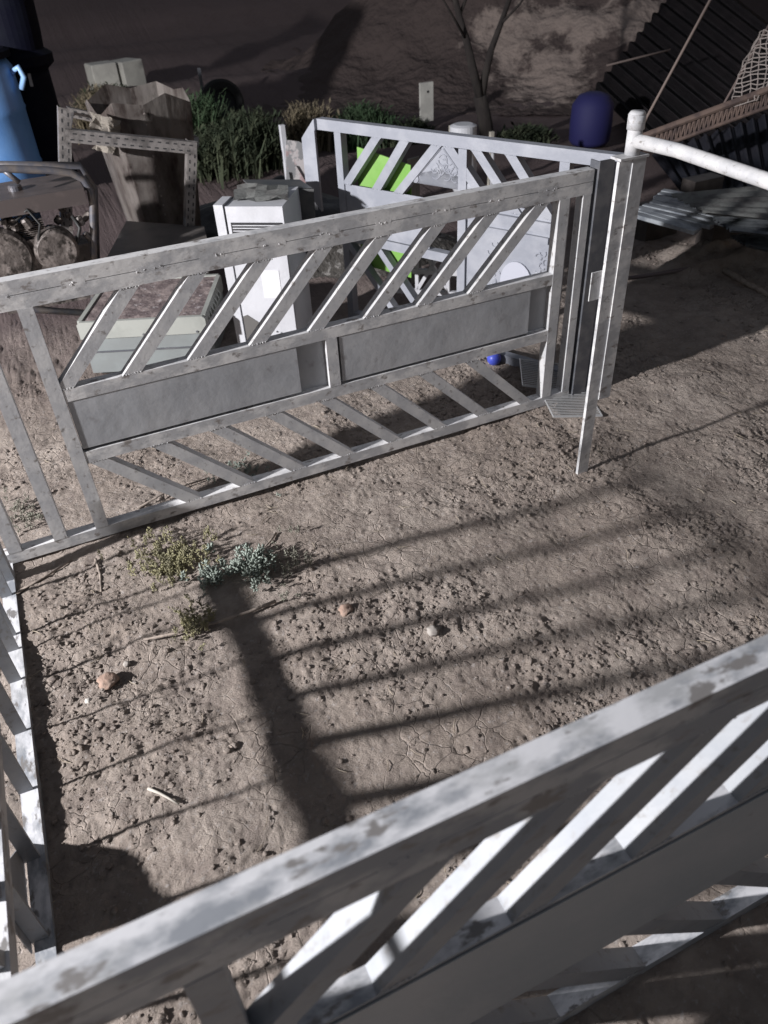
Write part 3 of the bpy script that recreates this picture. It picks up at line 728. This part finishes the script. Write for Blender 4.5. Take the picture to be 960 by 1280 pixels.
tag(obj('white_dish', bm, WHITE, smooth=True), 'shallow white dish on a thin rod behind the gate leaf', 'dish')

# ------------------------------------------------------------------ far yard
def blades(name, label, cat, base, w_, d_, h_, n, m, seed, lean=.35, wid=.012, group=None, kind=None, curve=.3):
    r = np.random.default_rng(seed); V = []; Fc = []
    for i in range(n):
        bx, by = r.normal(0, w_ * .4), r.normal(0, d_ * .4)
        hh = h_ * r.uniform(.45, 1.05) * max(.35, 1 - .5 * (bx / w_) ** 2); a_ = r.uniform(0, 2 * np.pi); le = r.uniform(0, lean) * hh
        dx, dy = math.cos(a_) * le, math.sin(a_) * le; b_ = r.uniform(0, 2 * np.pi); wx, wy = math.cos(b_) * wid * r.uniform(.5, 1.2), math.sin(b_) * wid * r.uniform(.5, 1.2)
        k = len(V)
        V += [(bx - wx, by - wy, 0), (bx + wx, by + wy, 0), (bx + dx * .4 + wx, by + dy * .4 + wy, hh * .6), (bx + dx * .4 - wx, by + dy * .4 - wy, hh * .6),
              (bx + dx + wx * .1, by + dy + wy * .1, hh), (bx + dx - wx * .1, by + dy - wy * .1, hh)]
        Fc += [(k, k + 1, k + 2, k + 3), (k + 3, k + 2, k + 4, k + 5)]
        # side leaves
        for j in range(3):
            t = r.uniform(.35, .95); px, py, pz = bx + dx * t, by + dy * t, hh * t; ang_ = r.uniform(0, 2 * np.pi); ll = r.uniform(.03, .08)
            ex, ey = math.cos(ang_) * ll, math.sin(ang_) * ll; k = len(V); ww = wid * .7
            V += [(px, py, pz), (px + ex * .5 - ey * .15, py + ey * .5 + ex * .15, pz + ll * .45), (px + ex, py + ey, pz + ll * .7), (px + ex * .5 + ey * .15, py + ey * .5 - ex * .15, pz + ll * .4)]
            Fc += [(k, k + 1, k + 2, k + 3)]
    V = np.array(V); V[:, 0] += base[0]; V[:, 1] += base[1]; V[:, 2] += base[2]
    o = npobj(name, V, Fc, m)
    return tag(o, label, cat, group, kind)
LEAF = mat('reed_green', (.045, .08, .04), .8, 0, c2=(.075, .105, .06), scale=5, spec=.2)
LEAFD = mat('dusty_green', (.04, .052, .032), .8, 0, c2=(.065, .075, .045), scale=5, spec=.2)
STRAW = mat('dry_straw', (.24, .2, .13), .8, 0, c2=(.16, .13, .09), scale=8)
def shrub(u_, v_, wpx, h, m, label, seed, n=900, cat='shrub', lean=.45):
    b_ = W(u_, v_, z=0); wd = wpx / 955 * (b_ - Vector((0, 0, S))).length
    blades('shrub', label, cat, (b_.x, b_.y, ground_z(b_.x, b_.y) - .01), wd * .55, wd * .4, h, n, m, seed, lean, .008)
shrub(252, 205, 62, .60, LEAF, 'tall bright green weeds just right of the rusty hopper', 1, 1300)
shrub(232, 190, 45, .55, LEAF, 'green weeds directly behind the right rim of the rusty hopper', 12, 700)
shrub(318, 212, 75, .42, LEAFD, 'dusty green weeds left of the torn poster, below the black tyre', 2, 1100)
shrub(312, 195, 50, .38, STRAW, 'dry straw coloured weeds at the right of the black tyre', 3, 350)
shrub(285, 222, 110, .35, LEAFD, 'low dark weeds along the edge of the black tarpaulin', 4, 900)
shrub(455, 168, 70, .36, LEAF, 'green weeds above the lime green board, behind the gate leaf', 5, 1000)
shrub(515, 168, 45, .20, LEAFD, 'dark low weeds at the foot of the white board', 6, 600)
shrub(385, 175, 60, .42, STRAW, 'pale dry weeds behind the torn poster', 7, 400)
shrub(140, 140, 70, .30, LEAFD, 'dim green weeds in front of the pale concrete block', 8, 700)
shrub(655, 178, 60, .10, LEAFD, 'low dark weeds around the foot of the forked tree', 9, 500)
shrub(130, 158, 60, .5, STRAW, 'dry weeds behind the shelf frame', 10, 350)
# tyre
a = W(284, 160, z=0); ty = BM(); lathe(ty, [(.13, -.06), (.19, -.06), (.215, -.04), (.215, .04), (.19, .06), (.13, .06), (.12, 0)], 40, cap=False)
for q in range(30):
    pass
Mt = Matrix.Translation((a.x, a.y + .05, .215)) @ Matrix.Rotation(math.radians(82), 4, 'X')
bmesh.ops.transform(ty, matrix=Mt, verts=ty.verts)
tr = obj('tyre', ty, mat('tyre_rubber', (.012, .012, .012), .8), smooth=False); tag(tr, 'round black tyre standing up among the green weeds', 'tyre')
bm = BM(); lathe(bm, [(.01, -.03), (.128, -.035), (.128, .035), (.01, .03)], 30, Mt); obj('disc', bm, BLACKISH, tr)
# pale block
a = W(152, 116, z=0); bm = BM()
Mb = Matrix.Translation((a.x, a.y, .0)) @ Matrix.Rotation(math.radians(28), 4, 'Z'); box(bm, -.02, .30, -.16, .16, -.02, .34, Mb); box(bm, -.34, -.025, -.14, .14, -.02, .35, Matrix.Translation((a.x, a.y, .0)) @ Matrix.Rotation(math.radians(10), 4, 'Z'))
tag(obj('concrete_block', bm, mat('pale_concrete', (.42, .41, .37), .85, 0, c2=(.34, .33, .3), scale=4, bump=.3), bevel=.012), 'pale concrete block in two pieces on the far ground behind the hopper', 'block')
# white board
a = W(534, 149, z=0); t_ = W(534, 103, y=a.y / S); bm = BM(); box(bm, a.x - .07, a.x + .07, a.y, a.y + .03, -.02, t_.z)
wbo = tag(obj('white_board', bm, mat('dirty_white_board', (.52, .51, .47), .7, 0, c2=(.42, .41, .38), scale=6), bevel=.003), 'narrow white board standing upright on the far ground', 'board')
bm = BM(); lathe(bm, [(.012, 0), (.012, .003)], 12, Matrix.Translation((a.x + .01, a.y - .0005, t_.z - .08)) @ Matrix.Rotation(math.pi / 2, 4, 'X')); obj('knot', bm, BLACKISH, wbo)
a = W(250, 92, y=5.6); bm = BM(); box(bm, a.x - .015, a.x + .015, a.y, a.y + .03, -.02, a.z + .05); tag(obj('stake', bm, DARKSTEEL, bevel=.003), 'short thin dark stake on the terrace beyond the tyre', 'stake')

# forked tree
BARK = mat('dark_bark', (.018, .014, .013), .95, 0, c2=(.03, .025, .022), scale=18, bump=.8, bscale=30, stretch=(1, 1, .25))
a = W(612, 182, z=0); ty_ = a.y / S
tree = thing('forked_tree', 'dark leafless tree forking into a V behind the gate leaf', 'tree', (0, 0, 0))
bm = BM(); tube(bm, [a - Vector((0, 0, .08)), W(606, 150, y=ty_), W(600, 120, y=ty_)], [.075, .06, .055], 12); obj('trunk', bm, BARK, tree, smooth=True)
bm = BM(); 
l1 = [W(601, 124, y=ty_), W(592, 90, y=ty_), W(583, 50, y=ty_ + .05), W(574, 20, y=ty_ + .1), W(560, -40, y=ty_ + .2), W(545, -120, y=ty_ + .3)]
tube(bm, l1, [.04, .034, .028, .024, .02, .012], 10)
tube(bm, [l1[3], W(590, -20, y=ty_ + .2), W(600, -90, y=ty_ + .3)], [.014, .01, .005], 6); tube(bm, [l1[2], W(560, 10, y=ty_), W(530, -40, y=ty_)], [.012, .008, .004], 6)
obj('branch', bm, BARK, tree, smooth=True)
bm = BM(); l2 = [W(601, 124, y=ty_), W(607, 92, y=ty_), W(614, 62, y=ty_), W(626, 30, y=ty_ + .05), W(640, -10, y=ty_ + .1), W(655, -90, y=ty_ + .2)]
tube(bm, l2, [.036, .03, .026, .022, .018, .01], 10); tube(bm, [l2[3], W(650, 5, y=ty_), W(690, -60, y=ty_)], [.012, .009, .004], 6)
obj('branch', bm, BARK, tree, smooth=True)

# earth bank with a ragged pool of light in its colour, far right
LITSOIL = mat('lit_bank_soil', (.40, .34, .29), .95, 0, c2=(.32, .27, .235), scale=3, bump=.7, bscale=10, bdist=.06)
DKSOIL = mat('dark_bank_soil', (.075, .058, .052), .95, 0, c2=(.11, .09, .08), scale=4, bump=.7, bscale=8, bdist=.06)
a = W(730, 95, z=0)
def bank_h(px, py):
    ex = np.array([.78, -.62]); ey = np.array([.62, .78]); c0 = np.array([3.95, 5.3]) * S
    X_ = (px - c0[0]) * ex[0] + (py - c0[1]) * ex[1]; Y_ = (px - c0[0]) * ey[0] + (py - c0[1]) * ey[1]
    H_ = 1.9 * ss(-1.6, 2.2, Y_) * (1 - .25 * ss(1.5, 4.5, X_)) * ss(-4.4, -1.6, X_)
    return H_ + .35 * perlin(X_ * .9, Y_ * .9, 21) * ss(-1.8, 0, Y_) - .1
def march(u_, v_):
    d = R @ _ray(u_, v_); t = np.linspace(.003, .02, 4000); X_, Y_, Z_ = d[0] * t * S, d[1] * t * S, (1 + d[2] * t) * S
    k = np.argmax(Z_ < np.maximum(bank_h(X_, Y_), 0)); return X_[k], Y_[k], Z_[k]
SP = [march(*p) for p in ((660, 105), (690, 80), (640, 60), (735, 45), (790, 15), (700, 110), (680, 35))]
def bank():
    n = 150
    u0 = np.linspace(560, 860, n); v0 = np.linspace(150, -60, n)
    ex = np.array([.78, -.62]); ey = np.array([.62, .78]); c0 = np.array([3.95, 5.3]) * S
    X_, Y_ = np.meshgrid(np.linspace(-4.5, 4.5, n), np.linspace(-2, 3.5, n))
    H_ = 1.9 * ss(-1.6, 2.2, Y_) * (1 - .25 * ss(1.5, 4.5, X_)) * ss(-4.4, -1.6, X_)
    H_ += .35 * perlin(X_ * .9, Y_ * .9, 21) * ss(-1.8, 0, Y_) + .12 * perlin(X_ * 2.7, Y_ * 2.7, 22) * ss(-1.8, 0, Y_) + .04 * perlin(X_ * 8, Y_ * 8, 24)
    wx = c0[0] + X_ * ex[0] + Y_ * ey[0]; wy = c0[1] + X_ * ex[1] + Y_ * ey[1]
    V = np.stack([wx.ravel(), wy.ravel(), (H_ - .1).ravel()], 1)
    id_ = np.arange(n * n).reshape(n, n)
    f = np.stack([id_[:-1, :-1].ravel(), id_[:-1, 1:].ravel(), id_[1:, 1:].ravel(), id_[1:, :-1].ravel()], 1)
    m = bpy.data.materials.new('bank_soil'); m.use_nodes = True; nn = m.node_tree.nodes; l = m.node_tree.links; b = nn['Principled BSDF']
    b.inputs['Roughness'].default_value = .95; b.inputs['Specular IOR Level'].default_value = .1
    tc = nn.new('ShaderNodeTexCoord')
    # pool of light with a ragged outline, painted diagonally over the dark bank
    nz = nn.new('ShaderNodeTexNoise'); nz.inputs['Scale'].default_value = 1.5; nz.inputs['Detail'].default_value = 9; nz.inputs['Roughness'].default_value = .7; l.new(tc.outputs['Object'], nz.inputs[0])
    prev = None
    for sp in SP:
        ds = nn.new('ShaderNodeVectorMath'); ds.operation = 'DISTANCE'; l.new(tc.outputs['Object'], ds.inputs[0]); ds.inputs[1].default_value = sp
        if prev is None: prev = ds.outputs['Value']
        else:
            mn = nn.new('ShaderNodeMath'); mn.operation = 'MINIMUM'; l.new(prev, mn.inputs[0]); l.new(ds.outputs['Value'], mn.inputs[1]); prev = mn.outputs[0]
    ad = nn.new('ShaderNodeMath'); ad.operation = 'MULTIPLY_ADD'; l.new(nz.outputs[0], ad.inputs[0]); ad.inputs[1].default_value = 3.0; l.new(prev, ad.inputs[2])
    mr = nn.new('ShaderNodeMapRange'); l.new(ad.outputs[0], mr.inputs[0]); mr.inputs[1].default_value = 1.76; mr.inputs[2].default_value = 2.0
    mx_ = nn.new('ShaderNodeMixRGB'); l.new(mr.outputs[0], mx_.inputs[0]); mx_.inputs[1].default_value = (.27, .22, .195, 1); mx_.inputs[2].default_value = (.085, .066, .062, 1)  # pale lit tone inside the pool, dark soil outside
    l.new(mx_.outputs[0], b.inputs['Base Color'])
    bp2 = nn.new('ShaderNodeBump'); n2 = nn.new('ShaderNodeTexNoise'); n2.inputs['Scale'].default_value = 7; n2.inputs['Detail'].default_value = 8; l.new(tc.outputs['Object'], n2.inputs[0])
    l.new(n2.outputs[0], bp2.inputs['Height']); bp2.inputs['Distance'].default_value = .08; l.new(bp2.outputs[0], b.inputs['Normal'])
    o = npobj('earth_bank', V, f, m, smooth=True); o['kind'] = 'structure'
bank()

# blue drum far right
a = W(745, 182, z=0); bd = BM()
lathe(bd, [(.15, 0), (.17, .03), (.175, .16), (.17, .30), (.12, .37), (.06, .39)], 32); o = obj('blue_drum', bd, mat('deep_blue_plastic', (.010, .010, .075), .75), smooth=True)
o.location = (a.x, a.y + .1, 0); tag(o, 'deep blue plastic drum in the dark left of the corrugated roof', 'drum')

# corrugated lean-to roof on the right
def corrugated(name, label, cat, C4, n, amp, m, parent=None, thick=.003):
    """C4: corner a, b, c, d; ridges run from edge ab to edge dc"""
    A_, B_, C_, D_ = [Vector(p) for p in C4]; nrm = (B_ - A_).cross(D_ - A_).normalized(); k = n * 6; V = []; Fc = []
    for s in range(k + 1):
        t = s / k; o_ = nrm * amp * math.cos(2 * math.pi * n * t)
        for q in (A_.lerp(B_, t), D_.lerp(C_, t)): V.append(tuple(q + o_))
    for s in range(k): Fc.append((2 * s, 2 * s + 2, 2 * s + 3, 2 * s + 1))
    bm = BM(); vv = [bm.verts.new(p) for p in V]
    for f in Fc: bm.faces.new([vv[i] for i in f])
    bmesh.ops.solidify(bm, geom=bm.faces[:], thickness=thick)
    o = obj(name, bm, m, parent, smooth=True)
    if label: tag(o, label, cat)
    return o
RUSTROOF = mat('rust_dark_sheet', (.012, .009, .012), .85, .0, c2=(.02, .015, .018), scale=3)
sh = thing('lean_to_shed', 'dark lean-to with a corrugated roof slope in the far right corner', 'shed', (0, 0, 0))
qa, qb, qc, qd = W(742, 112, y=4.2), W(868, -45, y=4.7), W(1080, 120, y=3.0), W(845, 212, y=2.72)
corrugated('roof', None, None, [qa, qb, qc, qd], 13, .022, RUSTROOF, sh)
bm = BM(); tube(bm, [W(797, 168, y=2.5), W(832, 103, y=2.5), W(893, -10, y=2.5)], .008, 8); obj('guy_pole', bm, mat('pale_brown_pole', (.22, .17, .15), .8), sh, smooth=True)
bm = BM(); tube(bm, [W(898, 142, y=2.45), W(930, 85, y=2.45), W(962, 30, y=2.45)], .007, 8); obj('guy_pole', bm, mat('brown_pole', (.16, .12, .11), .8), sh, smooth=True)
bm = BM(); tube(bm, [W(758, 82, y=3.6), W(838, 62, y=3.5)], .008, 8); obj('batten', bm, mat('batten_wood', (.13, .1, .09), .8), sh, smooth=True)
bm = BM()
pA, pB = W(800, 172, y=2.45), W(1040, 82, y=2.15)
pA2, pB2 = pA - Vector((0, 0, .10)), pB - Vector((0, 0, .10))
tube(bm, [pA, pB], .02, 8); tube(bm, [pA2, pB2], .012, 8)
nn_ = 40
for k in range(nn_):
    t0, t1 = k / nn_, (k + .5) / nn_; tube(bm, [pA.lerp(pB, t0), pA2.lerp(pB2, t1)], .006, 5); tube(bm, [pA2.lerp(pB2, t1), pA.lerp(pB, t0 + 1 / nn_)], .006, 5)
tag(obj('truss_beam', bm, mat('rusty_truss', (.17, .12, .10), .8, .2, c2=(.09, .065, .06), scale=10)), 'rusty lattice truss beam across the front of the dark lean-to', 'truss')
corrugated('corrugated_sheet', 'dark bluish corrugated sheet leaning below the rusty truss beam', 'metal sheet', [W(815, 192, y=2.75), W(1050, 112, y=2.6), W(1060, 262, z=.05), W(850, 236, z=.05)], 16, .014, mat('bluish_dark_sheet', (.05, .055, .075), .5, .2, c2=(.07, .07, .09), scale=5))
# crumpled netting
bm = BM(); N = 16; r = random.Random(4); gr = []
ca = [W(950, 45, y=2.4), W(1010, 40, y=2.3), W(1010, 108, y=2.2), W(916, 134, y=2.3)]
for j in range(N + 1):
    row = []
    for i in range(N + 1):
        s, t = i / N, j / N; p = ca[0].lerp(ca[1], s).lerp(ca[3].lerp(ca[2], s), t)
        row.append(p + Vector((r.uniform(-.008, .008), math.sin(s * 9 + t * 3) * .05, r.uniform(-.008, .008) + .02 * math.sin(s * 7))))
    gr.append(row)
for j in range(N + 1): tube(bm, gr[j], .0035, 4)
for i in range(N + 1): tube(bm, [gr[j][i] for j in range(N + 1)], .0035, 4)
tag(obj('netting', bm, mat('pale_netting', (.30, .26, .24), .8)), 'crumpled pale wire netting draped over the truss beam at the right edge', 'netting')

# stacks of metal profiles and sheets on the right
GALV = mat('galvanised_profile', (.40, .43, .46), .45, .4, c2=(.2, .22, .25), scale=9, bump=.15)
r = random.Random(12)
for k in range(9):
    u0, v0 = 792 + 5 * k + r.uniform(-5, 5), 268 - 3.6 * k; u1, v1 = 868 + 12 * k + r.uniform(-8, 8), 290 - 3.3 * k
    p = W(u0, v0, z=.155 - .0 * k); q = W(u1, v1, z=.15)
    bm = BM(); beam(bm, p, q, .045, .022)
    tag(obj('steel_profile', bm, GALV, bevel=.002), 'thin galvanised steel profile fanned out in the pile right of the pale post', 'profile', 'steel profiles in the pile')
sheets = [('wide dull grey sheet on top of the metal pile, under the round pipe', [(838, 244), (1010, 228), (1010, 282), (884, 268)], .20, GREYSHEET),
          ('bluish corrugated sheet at the right end of the metal pile', [(890, 273), (1000, 268), (1000, 300), (915, 290)], .17, GALV),
          ('lowest bluish sheet of the metal pile, nearest the pipe end', [(912, 296), (1000, 282), (1010, 330), (935, 308)], .12, GALV)]
for lb, q, z, m in sheets:
    corrugated('metal_sheet', lb, 'metal sheet', [W(*q[0], z=z), W(*q[3], z=z), W(*q[2], z=z), W(*q[1], z=z)], 6, .008, m)
a = W(870, 300, z=.02)
for k, (u_, v_) in enumerate(((826, 296), (905, 318), (880, 262))):
    a = W(u_, v_, z=0); bm = BM(); box(bm, a.x - .12, a.x + .12, a.y - .0, a.y + .12, -.03, .19)
    tag(obj('timber_block', bm, DKBROWN, bevel=.006), ['dark timber block under the left end of the metal pile', 'dark timber block under the right front of the metal pile', 'dark timber block under the back of the metal pile'][k], 'timber block')
WOOD = mat('dry_stick_bark', (.30, .25, .21), .9, 0, c2=(.18, .15, .13), scale=30, bump=.5)
def stick(label, pts, r0_, r1_, m=WOOD, name='stick', cat='stick', lift=.006):
    P3 = []
    for (u_, v_) in pts:
        p = W(u_, v_, z=0); z = float(ground_z(p.x, p.y)); P3.append(Vector((p.x, p.y, max(z, -.01) + lift)))
    n = len(P3); bm = BM(); tube(bm, P3, [r0_ + (r1_ - r0_) * i / (n - 1) for i in range(n)], 7)
    return tag(obj(name, bm, m, smooth=True), label, cat)
stick('long pale stick on the dark soil right of the pale post', [(905, 342), (930, 355), (975, 380)], .018, .012, lift=.02)
stick('thin bent rod on the dark soil just right of the pale post', [(785, 352), (820, 348), (880, 338), (905, 330)], .012, .010, mat('rod_steel', (.15, .12, .12), .7, .2), 'rod', 'rod', .03)
a = W(905, 332, z=0); heap('soil_mound', None, None, (a.x + .1, a.y + .1, 0), .55, .3, .10, SOIL, 31, 50, .5, kind='structure')

# ------------------------------------------------------------------ foreground plants and litter
def succulent(name, label, spots, m, seed, hgt, leaf, per=26):
    r = np.random.default_rng(seed); V = []; Fc = []
    for (u_, v_) in spots:
        b_ = W(u_, v_, z=.01); bz = float(ground_z(b_.x, b_.y))
        hh = hgt * r.uniform(.6, 1.2); lx, ly = r.normal(0, .008), r.normal(0, .008)
        for j in range(per):
            t = r.uniform(.15, 1); a_ = r.uniform(0, 2 * np.pi); el = r.uniform(.1, 1.2); L = leaf * r.uniform(.6, 1.15)
            o_ = np.array([b_.x + lx * t, b_.y + ly * t, bz + hh * t]); d = np.array([math.cos(a_) * math.cos(el), math.sin(a_) * math.cos(el), math.sin(el)])
            sd = np.array([-math.sin(a_), math.cos(a_), 0]) * L * .2; up_ = np.cross(d, sd / (L * .2)) * L * .14
            k = len(V); V += [o_, o_ + d * L * .55 + sd, o_ + d * L, o_ + d * L * .55 - sd, o_ + d * L * .55 + up_, o_ + d * L * .55 - up_]
            Fc += [(k, k + 1, k + 4), (k + 1, k + 2, k + 4), (k + 2, k + 3, k + 4), (k + 3, k, k + 4), (k, k + 5, k + 1), (k + 1, k + 5, k + 2), (k + 2, k + 5, k + 3), (k + 3, k + 5, k)]
    return tag(npobj(name, V, Fc, m), label, 'plant')
def cloud(cx_, cy_, rx, ry, n, seed):
    r = random.Random(seed); return [(cx_ + r.gauss(0, rx), cy_ + r.gauss(0, ry)) for _ in range(n)]
SAGE = mat('sage_leaves', (.27, .31, .27), .85, 0, c2=(.19, .215, .185), scale=20)
YG = mat('yellow_green_moss', (.27, .25, .14), .85, 0, c2=(.2, .185, .12), scale=25)
GRW = mat('grey_weed', (.24, .235, .19), .85, 0, c2=(.17, .16, .13), scale=20)
succulent('sage_plant', 'blue green fleshy weed, larger clump right of the yellowish one', cloud(316, 708, 13, 11, 34, 1), SAGE, 1, .055, .021)
succulent('sage_plant', 'small blue green fleshy weed at the centre of the plant patch', cloud(270, 722, 11, 10, 18, 2) , SAGE, 2, .055, .021)
succulent('yellow_weed', 'yellow green low weed spreading below the bottom rail', cloud(215, 700, 24, 14, 130, 3), YG, 3, .045, .013, 22)
succulent('yellow_weed', 'small yellow green tuft above the dry stick', cloud(240, 775, 12, 12, 45, 4), YG, 4, .04, .012, 22)
succulent('dry_weed', 'greyish dry weed at the right of the blue green clump', cloud(362, 702, 13, 18, 26, 5), GRW, 5, .04, .013, 16)
succulent('dry_weed', 'pale green weed under the lower slats of the long panel', cloud(290, 585, 20, 8, 40, 6), SAGE, 6, .03, .012, 16)
succulent('dry_weed', 'tiny grey weed by the left foot of the long panel', cloud(30, 640, 14, 12, 40, 7), GRW, 7, .03, .012, 16)
stick('dry stick lying below the plant patch', [(180, 802), (230, 790), (275, 777), (310, 766), (345, 752)], .003, .006, lift=.012)
stick('thin twig on the soil beneath the lower left slats', [(172, 634), (210, 612), (262, 596)], .004, .003)
stick('forked twig just below the left corner of the long panel', [(20, 745), (55, 722), (90, 700)], .005, .004)
stick('short twig poking down from the bottom rail', [(120, 700), (126, 720), (126, 738)], .005, .003)
stick('small pale twig lying on the open clay', [(186, 988), (200, 993), (212, 1000), (224, 1006)], .004, .0025, mat('pale_twig', (.42, .39, .34), .8), 'twig', 'twig')
stick('pale twig right of the blue green clump', [(345, 665), (338, 676), (330, 684)], .004, .003, name='twig', cat='twig')
def stone(label, u_, v_, r_, m, seed, sq_=.6, name='stone'):
    p = W(u_, v_, z=0); bm = BM(); bmesh.ops.create_icosphere(bm, subdivisions=3, radius=1)
    co = np.array([v.co[:] for v in bm.verts]); d = 1 + .4 * perlin(co[:, 0] * 1.5 + seed, co[:, 1] * 1.5 + co[:, 2] * 1.5, seed) + .15 * perlin(co[:, 0] * 4, co[:, 1] * 4 + co[:, 2] * 3, seed)
    for v, k in zip(bm.verts, d): v.co = v.co * k * r_; v.co.z *= sq_
    o = obj(name, bm, m, smooth=True); o.location = (p.x, p.y, float(ground_z(p.x, p.y)) + r_ * .3); return tag(o, label, 'stone')
REDC = mat('reddish_clay', (.30, .205, .16), .9, 0, c2=(.25, .185, .15), scale=30, bump=.6)
stone('reddish clay lump on the open soil at left', 134, 848, .028, REDC, 1)
stone('small reddish clay lump near the dark shadow band', 432, 765, .022, REDC, 2)
GST = mat('grey_pebble', (.34, .31, .28), .85, 0, c2=(.26, .23, .21), scale=25)
stone('round grey stone in the middle of the clay', 541, 790, .018, GST, 3)
stone('small grey stone just above the reddish lump', 157, 826, .010, GST, 4)
stone('small pale pebble left of the reddish lump', 108, 872, .009, mat('pale_pebble', (.5, .47, .43), .8), 5)
a = W(615, 452, z=.01); bm = BM(); bmesh.ops.create_uvsphere(bm, u_segments=20, v_segments=14, radius=.032)
o = obj('blue_ball', bm, mat('blue_ball_plastic', (.07, .10, .55), .4), smooth=True); o.location = (a.x + .01, a.y, .03); tag(o, 'small blue ball on the soil seen below the middle rail of the long panel', 'ball')
# dark sheet and low things lying behind right half of long panel (shade under the leaf)
a = W(690, 440, z=0)

# clods of earth over the clay
def clods():
    r = np.random.default_rng(3)
    t = (1 + 5 ** .5) / 2
    iv = np.array([(-1, t, 0), (1, t, 0), (-1, -t, 0), (1, -t, 0), (0, -1, t), (0, 1, t), (0, -1, -t), (0, 1, -t), (t, 0, -1), (t, 0, 1), (-t, 0, -1), (-t, 0, 1)]) / math.sqrt(1 + t * t)
    fi = np.array([(0, 11, 5), (0, 5, 1), (0, 1, 7), (0, 7, 10), (0, 10, 11), (1, 5, 9), (5, 11, 4), (11, 10, 2), (10, 7, 6), (7, 1, 8), (3, 9, 4), (3, 4, 2), (3, 2, 6), (3, 6, 8), (3, 8, 9), (4, 9, 5), (2, 4, 11), (6, 2, 10), (8, 6, 7), (9, 8, 1)])
    # subdivide once
    mid = {}; V = [tuple(v) for v in iv]
    def m_(a, b):
        k = (min(a, b), max(a, b))
        if k not in mid: p = (np.array(V[a]) + np.array(V[b])); V.append(tuple(p / np.linalg.norm(p))); mid[k] = len(V) - 1
        return mid[k]
    F2 = []
    for a, b, c in fi: ab, bc, ca_ = m_(a, b), m_(b, c), m_(c, a); F2 += [(a, ab, ca_), (b, bc, ab), (c, ca_, bc), (ab, bc, ca_)]
    V = np.array(V); F2 = np.array(F2)
    n = 85000
    x = r.uniform(-.6, 3.6, n); y = r.uniform(.3, 3.6, n)
    pm = perlin(x * 1.7 + 3, y * 1.7, 5) + .4 * perlin(x * 5, y * 5, 6)
    keep = r.uniform(0, 1, n) < np.clip(.22 + pm * 2.2, .06, 1); x, y = x[keep], y[keep]; n = len(x)
    z = ground_z(x, y); s = np.minimum(.0015 + r.exponential(.0019, n), .010)
    sc = s[:, None] * r.uniform(.6, 1.3, (n, 3)) * np.array([1, 1, .5])
    jit = 1 + r.uniform(-.36, .36, (n, len(V)))
    VV = V[None] * jit[:, :, None] * sc[:, None, :]
    a_ = r.uniform(0, 2 * np.pi, n); c_, q_ = np.cos(a_)[:, None], np.sin(a_)[:, None]
    X_ = VV[:, :, 0] * c_ - VV[:, :, 1] * q_ + x[:, None]; Y_ = VV[:, :, 0] * q_ + VV[:, :, 1] * c_ + y[:, None]; Z_ = VV[:, :, 2] + (z + s * .02)[:, None]
    VV = np.stack([X_, Y_, Z_], 2).reshape(-1, 3); FF = (F2[None] + (np.arange(n) * len(V))[:, None, None]).reshape(-1, 3)
    o = npobj('soil_clods', VV, FF, SOIL, smooth=False); tag(o, 'crumbs and clods of dry earth scattered over the clay', 'soil', None, 'stuff')
clods()

def litter():
    r = np.random.default_rng(17); V = []; Fc = []
    for i in range(420):
        x, y = r.uniform(-.5, 3.2), r.uniform(.4, 3.4); z = float(ground_z(x, y)) + .003
        L = r.uniform(.008, .045); a_ = r.uniform(0, np.pi * 2); w_ = r.uniform(.0006, .0014); dx, dy = math.cos(a_), math.sin(a_)
        m1 = (x + dx * L / 2 - dy * L * .1, y + dy * L / 2 + dx * L * .1, z + .002); e_ = (x + dx * L, y + dy * L, z + r.uniform(-.001, .006)); k = len(V)
        for p in ((x, y, z), m1, e_):
            V += [(p[0] - dy * w_, p[1] + dx * w_, p[2]), (p[0] + dy * w_, p[1] - dx * w_, p[2]), (p[0], p[1], p[2] + w_ * 1.6)]
        for q in (0, 3):
            for c in range(3): Fc.append((k + q + c, k + q + (c + 1) % 3, k + q + 3 + (c + 1) % 3, k + q + 3 + c))
    tag(npobj('straw_litter', V, Fc, mat('straw_bits', (.36, .31, .24), .85, 0, c2=(.2, .16, .12), scale=30)), 'short bits of straw and twig scattered over the clay', 'litter', None, 'stuff')
litter()
